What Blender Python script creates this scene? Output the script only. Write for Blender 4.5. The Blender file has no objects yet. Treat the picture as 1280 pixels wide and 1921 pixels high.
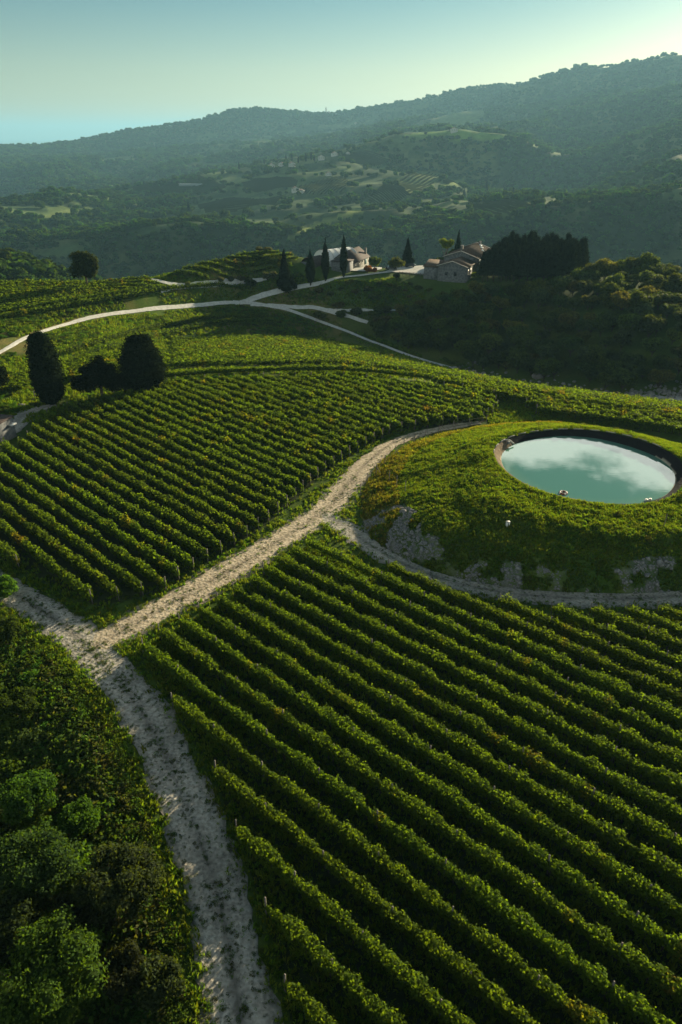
import bpy, math, random
import numpy as np
from mathutils import Vector, Matrix

rng = np.random.default_rng(7)
random.seed(7)
SC = bpy.context.scene
COL = SC.collection

# ------------------------------------------------------------------ camera, sky, sun, exposure
CAM_H = 46.0
FPX = 1281.0                      # focal length in photograph pixels (1280 x 1921)
PITCH = math.radians(29.0)
cam_data = bpy.data.cameras.new('camera')
cam = bpy.data.objects.new('camera', cam_data)
COL.objects.link(cam)
cam.location = (0, 0, CAM_H)
cam.rotation_euler = (math.radians(90) - PITCH, 0, 0)
cam_data.sensor_fit = 'VERTICAL'
cam_data.sensor_height = 36.0
cam_data.lens = 36.0 * FPX / 1921.0
cam_data.clip_start = 0.5
cam_data.clip_end = 120000
SC.camera = cam

SUN_AZ, SUN_EL = math.radians(38), math.radians(13.2)
SUN = Vector((math.sin(SUN_AZ) * math.cos(SUN_EL), math.cos(SUN_AZ) * math.cos(SUN_EL), math.sin(SUN_EL)))
sun_data = bpy.data.lights.new('sun', 'SUN')
sun_data.energy = 5.0
sun_data.angle = math.radians(0.55)
sun_data.color = (1.0, 0.86, 0.58)
sun = bpy.data.objects.new('sun', sun_data)
COL.objects.link(sun)
sun.location = (60, 80, 120)
sun.rotation_euler = (-SUN).to_track_quat('-Z', 'Y').to_euler()

SKY_STRENGTH = 0.05
world = bpy.data.worlds.new('World')
SC.world = world
world.use_nodes = True
wn, wl = world.node_tree.nodes, world.node_tree.links
wn.clear()
w_out = wn.new('ShaderNodeOutputWorld')
w_bg = wn.new('ShaderNodeBackground')
w_bg.inputs['Strength'].default_value = SKY_STRENGTH
w_sky = wn.new('ShaderNodeTexSky')
w_sky.sky_type = 'NISHITA'
w_sky.sun_disc = False
w_sky.sun_elevation = SUN_EL
w_sky.sun_rotation = SUN_AZ
w_sky.altitude = 300
w_sky.air_density = 1.0
w_sky.dust_density = 0.6
w_sky.ozone_density = 2.0
w_tint = wn.new('ShaderNodeMix'); w_tint.data_type = 'RGBA'; w_tint.blend_type = 'MULTIPLY'
w_tint.inputs['Factor'].default_value = 1.0
w_tint.inputs[7].default_value = (0.72, 0.70, 0.58, 1)
wl.new(w_sky.outputs[0], w_tint.inputs[6])
w_tc = wn.new('ShaderNodeTexCoord')
w_sep = wn.new('ShaderNodeSeparateXYZ'); wl.new(w_tc.outputs['Generated'], w_sep.inputs[0])
w_gr = wn.new('ShaderNodeValToRGB'); _e = w_gr.color_ramp.elements
_e[0].position, _e[0].color = 0.0, (0.94, 0.89, 0.76, 1); _e[1].position, _e[1].color = 0.35, (0.38, 0.51, 0.50, 1)
_q = _e.new(0.07); _q.color = (0.83, 0.84, 0.71, 1); _q = _e.new(0.15); _q.color = (0.45, 0.64, 0.61, 1)
wl.new(w_sep.outputs[2], w_gr.inputs[0]); wl.new(w_gr.outputs[0], w_tint.inputs[7])
# cloud sheet: a broken bank over the northern sky, thin wisps lower down
w_map = wn.new('ShaderNodeMapping'); w_map.inputs['Scale'].default_value = (1, 1, 3.4)
wl.new(w_tc.outputs['Generated'], w_map.inputs['Vector'])
w_no = wn.new('ShaderNodeTexNoise'); w_no.inputs['Scale'].default_value = 11.0; w_no.inputs['Detail'].default_value = 9
w_no.inputs['Roughness'].default_value = 0.66
wl.new(w_map.outputs[0], w_no.inputs['Vector'])
def wmath(op, a, b=None, c=None):
    n = wn.new('ShaderNodeMath'); n.operation = op
    for i, v in enumerate((a, b, c)):
        if v is None: continue
        if isinstance(v, (int, float)): n.inputs[i].default_value = v
        else: wl.new(v, n.inputs[i])
    return n.outputs[0]
def wramp(val, pts):
    n = wn.new('ShaderNodeValToRGB'); e = n.color_ramp.elements
    e[0].position, e[0].color = pts[0][0], (pts[0][1],) * 3 + (1,)
    e[1].position, e[1].color = pts[-1][0], (pts[-1][1],) * 3 + (1,)
    for p, v in pts[1:-1]:
        q = e.new(p); q.color = (v, v, v, 1)
    wl.new(val, n.inputs[0]); return n.outputs[0]
zc = w_sep.outputs[2]
band = wramp(zc, [(0.0, 0.0), (0.2, 0.1), (0.30, 0.55), (0.36, 0.74), (0.40, 0.66), (0.42, 0.40), (0.445, 0.15), (0.55, 0.2), (1.0, 0.25)])
w_cl = wramp(wmath('ADD', wmath('MULTIPLY_ADD', w_no.outputs[0], 1.6, -0.3), wmath('SUBTRACT', band, 0.5)), [(0.45, 0.0), (0.74, 1.0)])
w_mix = wn.new('ShaderNodeMix'); w_mix.data_type = 'RGBA'
wl.new(wmath('MULTIPLY', w_cl, 0.9), w_mix.inputs['Factor'])
wl.new(w_tint.outputs[2], w_mix.inputs[6])
w_mix.inputs[7].default_value = (27.0, 27.6, 25.0, 1)
wl.new(w_mix.outputs[2], w_bg.inputs['Color'])
wl.new(w_bg.outputs[0], w_out.inputs['Surface'])

SC.view_settings.view_transform = 'Standard'
SC.view_settings.look = 'None'
SC.view_settings.exposure = 1.25
SC.view_settings.gamma = 1.0
SC.view_settings.use_curve_mapping = False
SC.render.engine = 'CYCLES'
SC.cycles.use_denoising = True
SC.cycles.max_bounces = 6
SC.cycles.diffuse_bounces = 2
SC.cycles.glossy_bounces = 3
SC.cycles.transmission_bounces = 3
SC.cycles.volume_bounces = 1
SC.cycles.transparent_max_bounces = 8

# ------------------------------------------------------------------ noise and projection helpers
_perm = np.random.default_rng(3).permutation(4096)
_val = np.random.default_rng(4).random(4096)
def vnoise(x, y, seed=0):
    x = np.asarray(x, float); y = np.asarray(y, float)
    xi, yi = np.floor(x).astype(np.int64), np.floor(y).astype(np.int64)
    xf, yf = x - xi, y - yi
    u, v = xf * xf * (3 - 2 * xf), yf * yf * (3 - 2 * yf)
    def hsh(i, j): return _val[(_perm[(i + seed * 131) & 4095] + j * 57) & 4095]
    a, b, c, d = hsh(xi, yi), hsh(xi + 1, yi), hsh(xi, yi + 1), hsh(xi + 1, yi + 1)
    return (a * (1 - u) + b * u) * (1 - v) + (c * (1 - u) + d * u) * v
def fbm(x, y, seed=0, oct=4):
    s, a, t = 0, 0.5, 0
    for k in range(oct):
        s = s + a * vnoise(x * 2 ** k, y * 2 ** k, seed + k * 7); t += a; a *= 0.5
    return s / t          # 0..1
def sstep(a, b, x):
    t = np.clip((x - a) / (b - a), 0, 1); return t * t * (3 - 2 * t)
cP, sP = math.cos(PITCH), math.sin(PITCH)
def ray(px, py):
    Z = -(py - 960.5)
    return np.array([px - 640.0, FPX * cP + Z * sP, -FPX * sP + Z * cP])
def P(px, py, z=0.0):
    d = ray(px, py); t = (z - CAM_H) / d[2]; return np.array([d[0] * t, d[1] * t])
def proj(x, y, z):
    dz = z - CAM_H
    depth = y * cP - dz * sP
    up = y * sP + dz * cP
    return 640 + FPX * x / depth, 960.5 - FPX * up / depth
def polyin(poly, x, y):
    x = np.asarray(x); y = np.asarray(y); ins = np.zeros(x.shape, bool)
    n = len(poly)
    for i in range(n):
        x0, y0 = poly[i]; x1, y1 = poly[(i + 1) % n]
        if y0 == y1: continue
        c = ((y0 > y) != (y1 > y)) & (x < (x1 - x0) * (y - y0) / (y1 - y0) + x0)
        ins ^= c
    return ins
def catmull(pts, step):
    pts = [np.array(p, float) for p in pts]
    pts = [2 * pts[0] - pts[1]] + pts + [2 * pts[-1] - pts[-2]]
    out = []
    for i in range(1, len(pts) - 2):
        p0, p1, p2, p3 = pts[i - 1:i + 3]
        n = max(2, int(np.linalg.norm(p2 - p1) / step))
        for k in range(n):
            t = k / n
            out.append(0.5 * ((2 * p1) + (-p0 + p2) * t + (2 * p0 - 5 * p1 + 4 * p2 - p3) * t * t + (-p0 + 3 * p1 - 3 * p2 + p3) * t ** 3))
    out.append(pts[-2]); return np.array(out)
def segdist(pl, x, y, chunk=200):
    """distance of points to polyline, and signed side of nearest segment"""
    best = np.full(np.shape(x), 1e9); side = np.zeros(np.shape(x))
    for a, b in zip(pl[:-1], pl[1:]):
        d = b - a; L = max(1e-6, d @ d)
        t = np.clip(((x - a[0]) * d[0] + (y - a[1]) * d[1]) / L, 0, 1)
        ex, ey = x - a[0] - t * d[0], y - a[1] - t * d[1]
        dd = np.hypot(ex, ey); m = dd < best
        best = np.where(m, dd, best); side = np.where(m, d[0] * ey - d[1] * ex, side)
    return best, side

# ------------------------------------------------------------------ the land: heights along sight azimuths
# each line is a contour feature of the land: (px, py, z) nearby, (px, py, ('r', distance)) far away
LINES = [
    [(-600, 770, 0), (0, 812, 0), (340, 715, 0), (640, 700, 0), (930, 738, 0), (1280, 785, 0), (1800, 860, 0)],
    [(-600, 740, -1), (0, 715, -1.5), (200, 665, -3), (330, 640, -10), (450, 636, -13), (600, 638, -16), (845, 700, -15.5), (1000, 731, -15.5), (1280, 760, -13.5), (1800, 840, -11)],
    [(-600, 700, -1), (0, 668, -1.5), (130, 610, -2.5), (280, 583, -4), (450, 570, -8), (560, 588, -11), (700, 625, -14.5), (845, 684, -15.5), (1000, 700, -14), (1280, 722, -11), (1800, 790, -8)],
    [(-600, 620, 1), (0, 598, 1), (150, 578, 0.5), (300, 546, 0.5), (450, 550, -5), (560, 536, -3), (640, 525, -0.5), (760, 530, -1.5), (850, 533, -1.5), (1000, 548, -0.5), (1280, 620, -1), (1800, 640, 0)],
    [(-600, 535, 3), (0, 531, 3), (165, 535, 2.5), (270, 523, 3.5), (330, 508, 4.5), (400, 490, 6), (480, 470, 7), (570, 480, 4.5), (640, 503, 0.5), (760, 499, 0), (870, 494, 0.3), (960, 494, 2), (1050, 505, 3), (1120, 515, 4), (1200, 512, 4), (1280, 520, 3), (1800, 530, 3)],
    'valley1', 
    [(-600, 455, ('r', 520)), (0, 478, ('r', 520)), (70, 497, ('r', 520)), (140, 530, ('r', 520)), (200, 560, ('r', 520)), (400, 560, ('r', 560)), (640, 580, ('r', 560)), (1280, 600, ('r', 560)), (1800, 600, ('r', 560))],
    [(-600, 560, ('r', 1030)), (0, 548, ('r', 970)), (400, 545, ('r', 900)), (540, 545, ('r', 860)), (700, 545, ('r', 800)), (830, 540, ('r', 835)), (1000, 530, ('r', 880)), (1280, 530, ('r', 910)), (1800, 520, ('r', 890))],
    [(-600, 410, ('r', 1150)), (0, 430, ('r', 1080)), (200, 420, ('r', 1050)), (400, 430, ('r', 1000)), (540, 443, ('r', 960)), (640, 440, ('r', 930)), (700, 462, ('r', 900)), (830, 430, ('r', 930)), (960, 405, ('r', 980)), (1120, 372, ('r', 1000)), (1280, 338, ('r', 1020)), (1800, 270, ('r', 1000))],
    [(-600, 404, ('r', 1300)), (0, 424, ('r', 1260)), (200, 405, ('r', 1250)), (400, 400, ('r', 1250)), (540, 415, ('r', 1180)), (700, 405, ('r', 1150)), (830, 400, ('r', 1180)), (960, 392, ('r', 1200)), (1120, 368, ('r', 1250)), (1280, 335, ('r', 1250)), (1800, 262, ('r', 1250))],
    [(-600, 400, ('r', 1800)), (0, 398, ('r', 1700)), (150, 372, ('r', 1700)), (300, 347, ('r', 1720)), (450, 325, ('r', 1750)), (640, 318, ('r', 1650)), (740, 325, ('r', 1790)), (860, 330, ('r', 1820)), (960, 335, ('r', 1820)), (1060, 345, ('r', 1800)), (1280, 300, ('r', 1760)), (1800, 240, ('r', 1750))],
    [(-600, 420, ('r', 2150)), (0, 396, ('r', 2000)), (150, 370, ('r', 2000)), (300, 344, ('r', 2000)), (450, 312, ('r', 2000)), (560, 300, ('r', 2000)), (640, 286, ('r', 1950)), (740, 254, ('r', 1950)), (860, 250, ('r', 1950)), (960, 262, ('r', 1950)), (1040, 292, ('r', 1950)), (1120, 285, ('r', 1950)), (1280, 235, ('r', 1900)), (1800, 180, ('r', 1900))],
    [(-600, 420, ('r', 2500)), (0, 396, ('r', 2450)), (300, 360, ('r', 2450)), (450, 330, ('r', 2450)), (640, 305, ('r', 2450)), (740, 268, ('r', 2350)), (860, 247, ('r', 2250)), (960, 258, ('r', 2250)), (1040, 288, ('r', 2400)), (1120, 275, ('r', 2400)), (1280, 230, ('r', 2300)), (1800, 180, ('r', 2200))],
    [(-600, 380, ('r', 3000)), (0, 345, ('r', 3000)), (200, 320, ('r', 3000)), (400, 300, ('r', 3000)), (640, 275, ('r', 3000)), (740, 250, ('r', 3000)), (860, 236, ('r', 2950)), (960, 240, ('r', 2900)), (1120, 215, ('r', 2900)), (1280, 185, ('r', 2800)), (1800, 140, ('r', 2700))],
    [(-600, 310, ('r', 3900)), (0, 300, ('r', 3950)), (200, 290, ('r', 4100)), (400, 266, ('r', 4200)), (640, 248, ('r', 4180)), (860, 215, ('r', 4000)), (960, 203, ('r', 3900)), (1120, 175, ('r', 3740)), (1280, 155, ('r', 3580)), (1800, 138, ('r', 3400))],
    [(-600, 276, ('r', 4500)), (0, 274, ('r', 4500)), (95, 271, ('r', 4500)), (150, 264, ('r', 4500)), (240, 248, ('r', 4500)), (300, 239, ('r', 4500)), (370, 229, ('r', 4500)), (415, 213, ('r', 4500)), (450, 201, ('r', 4500)), (500, 200, ('r', 4500)), (560, 208, ('r', 4500)), (610, 212, ('r', 4500)), (650, 208, ('r', 4450)), (700, 198, ('r', 4400)), (760, 189, ('r', 4350)), (850, 168, ('r', 4250)), (960, 153, ('r', 4150)), (1050, 136, ('r', 4050)), (1090, 121, ('r', 4000)), (1200, 110, ('r', 3900)), (1280, 98, ('r', 3800)), (1800, 92, ('r', 3600))],
]
AZ = np.radians(np.arange(-84, 84.01, 0.25))
KN_R, KN_Z = [np.full(AZ.shape, 3.0), np.full(AZ.shape, 95.0)], [np.zeros(AZ.shape), np.zeros(AZ.shape)]
for L in LINES:
    if L == 'valley1':
        KN_R.append(KN_R[-1] + 90); KN_Z.append(KN_Z[-1] - 34); continue
    a, r, z = [], [], []
    for px, py, q in L:
        d = ray(px, py); hr = math.hypot(d[0], d[1]); az = math.atan2(d[0], d[1])
        if isinstance(q, tuple): rr = q[1]; zz = CAM_H + d[2] / hr * rr
        else: zz = q; rr = (zz - CAM_H) / d[2] * hr
        a.append(az); r.append(rr); z.append(zz)
    KN_R.append(np.interp(AZ, a, r)); KN_Z.append(np.interp(AZ, a, z))
KN_R.append(KN_R[-1] + 900); KN_Z.append(np.minimum(KN_Z[-1] - 150, -60))
KN_R.append(np.full(AZ.shape, 7500.0)); KN_Z.append(np.full(AZ.shape, -245.0))
KN_R.append(np.full(AZ.shape, 46000.0)); KN_Z.append(np.full(AZ.shape, -250.0))
KN_R, KN_Z = np.array(KN_R), np.array(KN_Z)
for k in range(1, len(KN_R)): KN_R[k] = np.maximum(KN_R[k], KN_R[k - 1] * 1.01)
LR = np.linspace(math.log(3), math.log(46000), 1500)
TAB = np.empty((len(AZ), len(LR)))
for i in range(len(AZ)): TAB[i] = np.interp(np.exp(LR), KN_R[:, i], KN_Z[:, i])
def smooth(T, n, ax):
    k = np.hanning(n + 2)[1:-1]; k /= k.sum()
    pad = [(0, 0), (0, 0)]; pad[ax] = (n // 2, n // 2)
    Tp = np.pad(T, pad, mode='edge'); out = 0
    for j, w in enumerate(k):
        sl = [slice(None), slice(None)]; sl[ax] = slice(j, j + T.shape[ax]); out = out + w * Tp[tuple(sl)]
    return out
TAB = smooth(smooth(TAB, 5, 1), 9, 0)
TRACK_A = [P(*q) for q in [(-330, 900), (-120, 1030), (0, 1100), (80, 1145), (150, 1200), (215, 1265), (262, 1330), (305, 1410), (345, 1500), (385, 1610), (415, 1720), (440, 1840), (465, 1980), (480, 2200)]]
TRACK_A = catmull(TRACK_A, 2.0)

def h(x, y):
    x = np.asarray(x, float); y = np.asarray(y, float)
    r = np.hypot(x, y); az = np.arctan2(x, y)
    fa = np.clip((az - AZ[0]) / (AZ[1] - AZ[0]), 0, len(AZ) - 1.001)
    fr = np.clip((np.log(np.maximum(r, 3)) - LR[0]) / (LR[1] - LR[0]), 0, len(LR) - 1.001)
    ia, ir = fa.astype(int), fr.astype(int); ua, ur = fa - ia, fr - ir
    z = (TAB[ia, ir] * (1 - ua) * (1 - ur) + TAB[ia + 1, ir] * ua * (1 - ur) + TAB[ia, ir + 1] * (1 - ua) * ur + TAB[ia + 1, ir + 1] * ua * ur)
    # gullies and spurs on the far slopes, soft unevenness nearby
    amp = sstep(560, 1300, r) * (1 - sstep(5200, 7000, r))
    rg = 1 - np.abs(2 * fbm(x / 420 + 3, y / 420, 5, 3) - 1)
    rg2 = 1 - np.abs(2 * fbm(x / 130, y / 130, 9, 3) - 1)
    damp = 0.22 + 0.78 * sstep(0, 1100, np.abs(r - 4300))
    damp = damp * (1 - 0.75 * np.exp(-((r - 2080) / 260) ** 2)) * (1 - 0.5 * np.exp(-((r - 950) / 110) ** 2))
    z = z + amp * damp * ((rg - 0.72) * (32 + np.minimum(r, 2200) * 0.028) + (rg2 - 0.7) * (7 + r * 0.003))
    z = z + (fbm(x / 22, y / 22, 2, 2) - 0.5) * 0.5 * sstep(120, 200, r) + (fbm(x / 60, y / 60, 12, 2) - 0.5) * 9 * sstep(330, 700, r) * (1 - sstep(3000, 6000, r))
    # bank falling away left of the lower track
    near = (r < 140) & (x < 10)
    if np.any(near):
        dd, sd = segdist(TRACK_A[::4], x[near] if x.ndim else x, y[near] if y.ndim else y)
        d = np.where(sd < 0, dd, 0)
        drop = 0.24 * np.clip(d - 3.2, 0, 26)
        if z.ndim: z[near] -= drop
        else: z = z - drop
    return z
def hz(x, y): return float(h(np.array([float(x)]), np.array([float(y)]))[0])
RT = np.exp(np.linspace(math.log(20), math.log(9000), 3000))
def at(px, py):
    """world point where the sight line meets the land"""
    d = ray(px, py); hr = math.hypot(d[0], d[1])
    x, y = RT * d[0] / hr, RT * d[1] / hr
    below = (CAM_H + RT * d[2] / hr) < h(x, y)
    i = int(np.argmax(below)) if below.any() else len(RT) - 1
    if py > 464 and RT[i] > 330:      # sight line grazes the near crest: take the crest itself
        mm = (RT > 150) & (RT < 330); gap = (CAM_H + RT * d[2] / hr) - h(x, y); gap[~mm] = 1e9; k = int(np.argmin(gap)); return np.array([x[k], y[k]])
    lo, hi = RT[max(i - 1, 0)], RT[i]
    for _ in range(14):
        m = 0.5 * (lo + hi)
        if CAM_H + m * d[2] / hr < hz(m * d[0] / hr, m * d[1] / hr): hi = m
        else: lo = m
    return np.array([hi * d[0] / hr, hi * d[1] / hr])

# ------------------------------------------------------------------ mesh + material helpers
def mesh_np(name, verts, faces, mats=(), col=None, smooth_=False, midx=None):
    """faces: (n,3|4) array, or list of such arrays"""
    me = bpy.data.meshes.new(name)
    fl = faces if isinstance(faces, list) else [faces]
    fl = [np.asarray(f, np.int32) for f in fl if len(f)]
    nl = sum(f.size for f in fl); nf = sum(len(f) for f in fl)
    me.vertices.add(len(verts)); me.loops.add(nl); me.polygons.add(nf)
    me.vertices.foreach_set('co', np.asarray(verts, np.float32).ravel())
    me.loops.foreach_set('vertex_index', np.concatenate([f.ravel() for f in fl]))
    tot = np.concatenate([np.full(len(f), f.shape[1], np.int32) for f in fl])
    st = np.concatenate([[0], np.cumsum(tot)[:-1]]).astype(np.int32)
    me.polygons.foreach_set('loop_start', st)
    if smooth_: me.polygons.foreach_set('use_smooth', np.ones(nf, bool))
    for m in mats: me.materials.append(m)
    if midx is not None: me.polygons.foreach_set('material_index', np.asarray(midx, np.int32))
    if col is not None:
        a = me.color_attributes.new('Col', 'FLOAT_COLOR', 'POINT')
        c = np.ones((len(verts), 4), np.float32); c[:, :3] = col
        a.data.foreach_set('color', c.ravel())
    me.update(calc_edges=True)
    return me
def link(name, me, parent=None, loc=None, **props):
    o = bpy.data.objects.new(name, me); COL.objects.link(o)
    if parent is not None: o.parent = parent
    if loc is not None: o.location = loc
    for k, v in props.items(): o[k] = v
    return o
def thing(name, label, cat, loc=(0, 0, 0), rz=0.0, group=None, me=None):
    o = bpy.data.objects.new(name, me); COL.objects.link(o)
    o.location = loc; o.rotation_euler = (0, 0, rz); o['label'] = label; o['category'] = cat
    if group: o['group'] = group
    return o
def copy_thing(root, loc, rz, scale=1.0, label=None, group=None):
    r = root.copy(); COL.objects.link(r); r.location = loc; r.rotation_euler = (0, 0, rz)
    r.scale = (scale,) * 3 if isinstance(scale, (int, float)) else scale
    if label: r['label'] = label
    if group: r['group'] = group
    for ch in list(root.children):
        c = ch.copy(); COL.objects.link(c); c.parent = r
        for g in ch.children:
            d = g.copy(); COL.objects.link(d); d.parent = c
    return r
class MB:
    """collects simple solids into one mesh"""
    def __init__(s): s.v, s.q, s.t, s.n = [], [], [], 0
    def add(s, v, q=(), t=()):
        s.v += [tuple(map(float, p)) for p in v]
        s.q += [tuple(i + s.n for i in f) for f in q]; s.t += [tuple(i + s.n for i in f) for f in t]
        s.n += len(v); return s
    def box(s, x0, x1, y0, y1, z0, z1):
        v = [(x0, y0, z0), (x1, y0, z0), (x1, y1, z0), (x0, y1, z0), (x0, y0, z1), (x1, y0, z1), (x1, y1, z1), (x0, y1, z1)]
        return s.add(v, [(0, 3, 2, 1), (4, 5, 6, 7), (0, 1, 5, 4), (1, 2, 6, 5), (2, 3, 7, 6), (3, 0, 4, 7)])
    def tube(s, pts, rad, n=6, cap=True):
        pts = [np.array(p, float) for p in pts]; v = []
        for i, p in enumerate(pts):
            d = (pts[min(i + 1, len(pts) - 1)] - pts[max(i - 1, 0)]); d /= np.linalg.norm(d) + 1e-9
            a = np.cross(d, (0, 0, 1) if abs(d[2]) < 0.9 else (1, 0, 0)); a /= np.linalg.norm(a); b = np.cross(d, a)
            r = rad[i] if hasattr(rad, '__len__') else rad
            for k in range(n):
                t = 2 * math.pi * k / n; v.append(p + r * (a * math.cos(t) + b * math.sin(t)))
        q = [(i * n + k, i * n + (k + 1) % n, (i + 1) * n + (k + 1) % n, (i + 1) * n + k) for i in range(len(pts) - 1) for k in range(n)]
        t = []
        if cap: 
            v.append(pts[-1]); v.append(pts[0]); e = (len(pts) - 1) * n
            t = [(e + k, e + (k + 1) % n, len(v) - 2) for k in range(n)] + [((k + 1) % n, k, len(v) - 1) for k in range(n)]
        return s.add(v, q, t)
    def mesh(s, name, mat, smooth_=False):
        fs = []
        if s.q: fs.append(np.array(s.q))
        if s.t: fs.append(np.array(s.t))
        return mesh_np(name, np.array(s.v), fs, [mat], smooth_=smooth_)
    def build(s, name, mat, parent=None, **props): return link(name, s.mesh(name, mat), parent, **props)

def new_mat(name):
    m = bpy.data.materials.new(name); m.use_nodes = True
    nt = m.node_tree; nt.nodes.clear()
    return m, nt.nodes, nt.links
def leaf_mat(name, trans=0.38, var=0.25, rough=0.5, spec=0.25):
    m, N, L = new_mat(name)
    out = N.new('ShaderNodeOutputMaterial'); mix = N.new('ShaderNodeMixShader'); mix.inputs[0].default_value = trans
    bs = N.new('ShaderNodeBsdfPrincipled'); bs.inputs['Roughness'].default_value = rough
    bs.inputs['Specular IOR Level'].default_value = spec
    tr = N.new('ShaderNodeBsdfTranslucent')
    at_ = N.new('ShaderNodeAttribute'); at_.attribute_name = 'Col'
    oi = N.new('ShaderNodeObjectInfo')
    hs = N.new('ShaderNodeHueSaturation')
    mr = N.new('ShaderNodeMapRange'); mr.inputs[3].default_value = 1 - var; mr.inputs[4].default_value = 1 + var
    mh = N.new('ShaderNodeMapRange'); mh.inputs[3].default_value = 0.5 - var * 0.07; mh.inputs[4].default_value = 0.5 + var * 0.05
    L.new(oi.outputs['Random'], mr.inputs[0]); L.new(oi.outputs['Random'], mh.inputs[0])
    L.new(at_.outputs['Color'], hs.inputs['Color']); L.new(mr.outputs[0], hs.inputs['Value']); L.new(mh.outputs[0], hs.inputs['Hue'])
    L.new(hs.outputs[0], bs.inputs['Base Color'])
    g = N.new('ShaderNodeMix'); g.data_type = 'RGBA'; g.blend_type = 'MULTIPLY'; g.inputs[0].default_value = 1
    g.inputs[7].default_value = (2.4, 2.15, 0.42, 1)
    L.new(hs.outputs[0], g.inputs[6]); L.new(g.outputs[2], tr.inputs[0])
    L.new(bs.outputs[0], mix.inputs[1]); L.new(tr.outputs[0], mix.inputs[2]); L.new(mix.outputs[0], out.inputs[0])
    return m
def rough_mat(name, c1, c2, scale=3.0, rough=0.9, bump=0.0, detail=6, attr=None, c3=None, s2=None, dist=0.05):
    m, N, L = new_mat(name)
    out = N.new('ShaderNodeOutputMaterial'); bs = N.new('ShaderNodeBsdfPrincipled'); bs.inputs['Roughness'].default_value = rough
    bs.inputs['Specular IOR Level'].default_value = 0.2
    tc = N.new('ShaderNodeTexCoord'); no = N.new('ShaderNodeTexNoise'); no.inputs['Scale'].default_value = scale; no.inputs['Detail'].default_value = detail
    L.new(tc.outputs['Object'], no.inputs['Vector'])
    rp = N.new('ShaderNodeValToRGB'); rp.color_ramp.elements[0].position = 0.35; rp.color_ramp.elements[1].position = 0.65
    rp.color_ramp.elements[0].color = (*c1, 1); rp.color_ramp.elements[1].color = (*c2, 1)
    L.new(no.outputs[0], rp.inputs[0]); last = rp.outputs[0]
    if c3 is not None:
        n2 = N.new('ShaderNodeTexNoise'); n2.inputs['Scale'].default_value = s2; n2.inputs['Detail'].default_value = 8; n2.inputs['Roughness'].default_value = 0.7
        L.new(tc.outputs['Object'], n2.inputs['Vector'])
        r2 = N.new('ShaderNodeValToRGB'); r2.color_ramp.elements[0].position = 0.55; r2.color_ramp.elements[1].position = 0.68
        L.new(n2.outputs[0], r2.inputs[0])
        mx = N.new('ShaderNodeMix'); mx.data_type = 'RGBA'; L.new(r2.outputs[0], mx.inputs[0]); L.new(last, mx.inputs[6]); mx.inputs[7].default_value = (*c3, 1)
        last = mx.outputs[2]
    if attr:
        a = N.new('ShaderNodeAttribute'); a.attribute_name = attr
        mx = N.new('ShaderNodeMix'); mx.data_type = 'RGBA'; mx.blend_type = 'MULTIPLY'; mx.inputs[0].default_value = 1
        L.new(last, mx.inputs[6]); L.new(a.outputs['Color'], mx.inputs[7]); last = mx.outputs[2]
    L.new(last, bs.inputs['Base Color'])
    if bump:
        bp = N.new('ShaderNodeBump'); bp.inputs['Strength'].default_value = bump; bp.inputs['Distance'].default_value = dist
        L.new(no.outputs[0], bp.inputs['Height']); L.new(bp.outputs[0], bs.inputs['Normal'])
    L.new(bs.outputs[0], out.inputs[0]); return m
def plain_mat(name, c, rough=0.6, metal=0.0):
    m, N, L = new_mat(name); out = N.new('ShaderNodeOutputMaterial'); bs = N.new('ShaderNodeBsdfPrincipled')
    no = N.new('ShaderNodeTexNoise'); no.inputs['Scale'].default_value = 9
    mx = N.new('ShaderNodeMix'); mx.data_type = 'RGBA'; mx.inputs[6].default_value = (*[v * 0.8 for v in c], 1); mx.inputs[7].default_value = (*[min(1, v * 1.15) for v in c], 1)
    L.new(no.outputs[0], mx.inputs[0]); L.new(mx.outputs[2], bs.inputs['Base Color'])
    bs.inputs['Roughness'].default_value = rough; bs.inputs['Metallic'].default_value = metal
    L.new(bs.outputs[0], out.inputs[0]); return m

M_VINE = leaf_mat('vine_leaves', 0.55, 0.10, 0.75, 0.06)
M_TREE = leaf_mat('tree_leaves', 0.42, 0.28, 0.75, 0.06)
M_CYP = leaf_mat('cypress_leaves', 0.12, 0.15, 0.95, 0.0)
M_FOREST = leaf_mat('far_forest', 0.3, 0.5, 0.8, 0.0)
M_GRASS = leaf_mat('grass_blades', 0.5, 0.3, 0.8, 0.05)
M_BARK = rough_mat('bark', (0.05, 0.035, 0.025), (0.11, 0.085, 0.06), 6, bump=0.4)
M_POST = rough_mat('weathered_post', (0.10, 0.085, 0.07), (0.2, 0.175, 0.15), 8)
M_CHALK = rough_mat('chalk_gravel', (0.28, 0.25, 0.205), (0.47, 0.425, 0.355), 3.2, bump=1.0, c3=(0.06, 0.065, 0.035), s2=2.3, attr='Col', dist=0.12)
M_ROAD = rough_mat('pale_road', (0.52, 0.50, 0.45), (0.66, 0.64, 0.58), 1.2, bump=0.3)
M_STONE = rough_mat('limestone_rubble', (0.12, 0.115, 0.11), (0.30, 0.285, 0.265), 1.6, bump=0.8)

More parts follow.
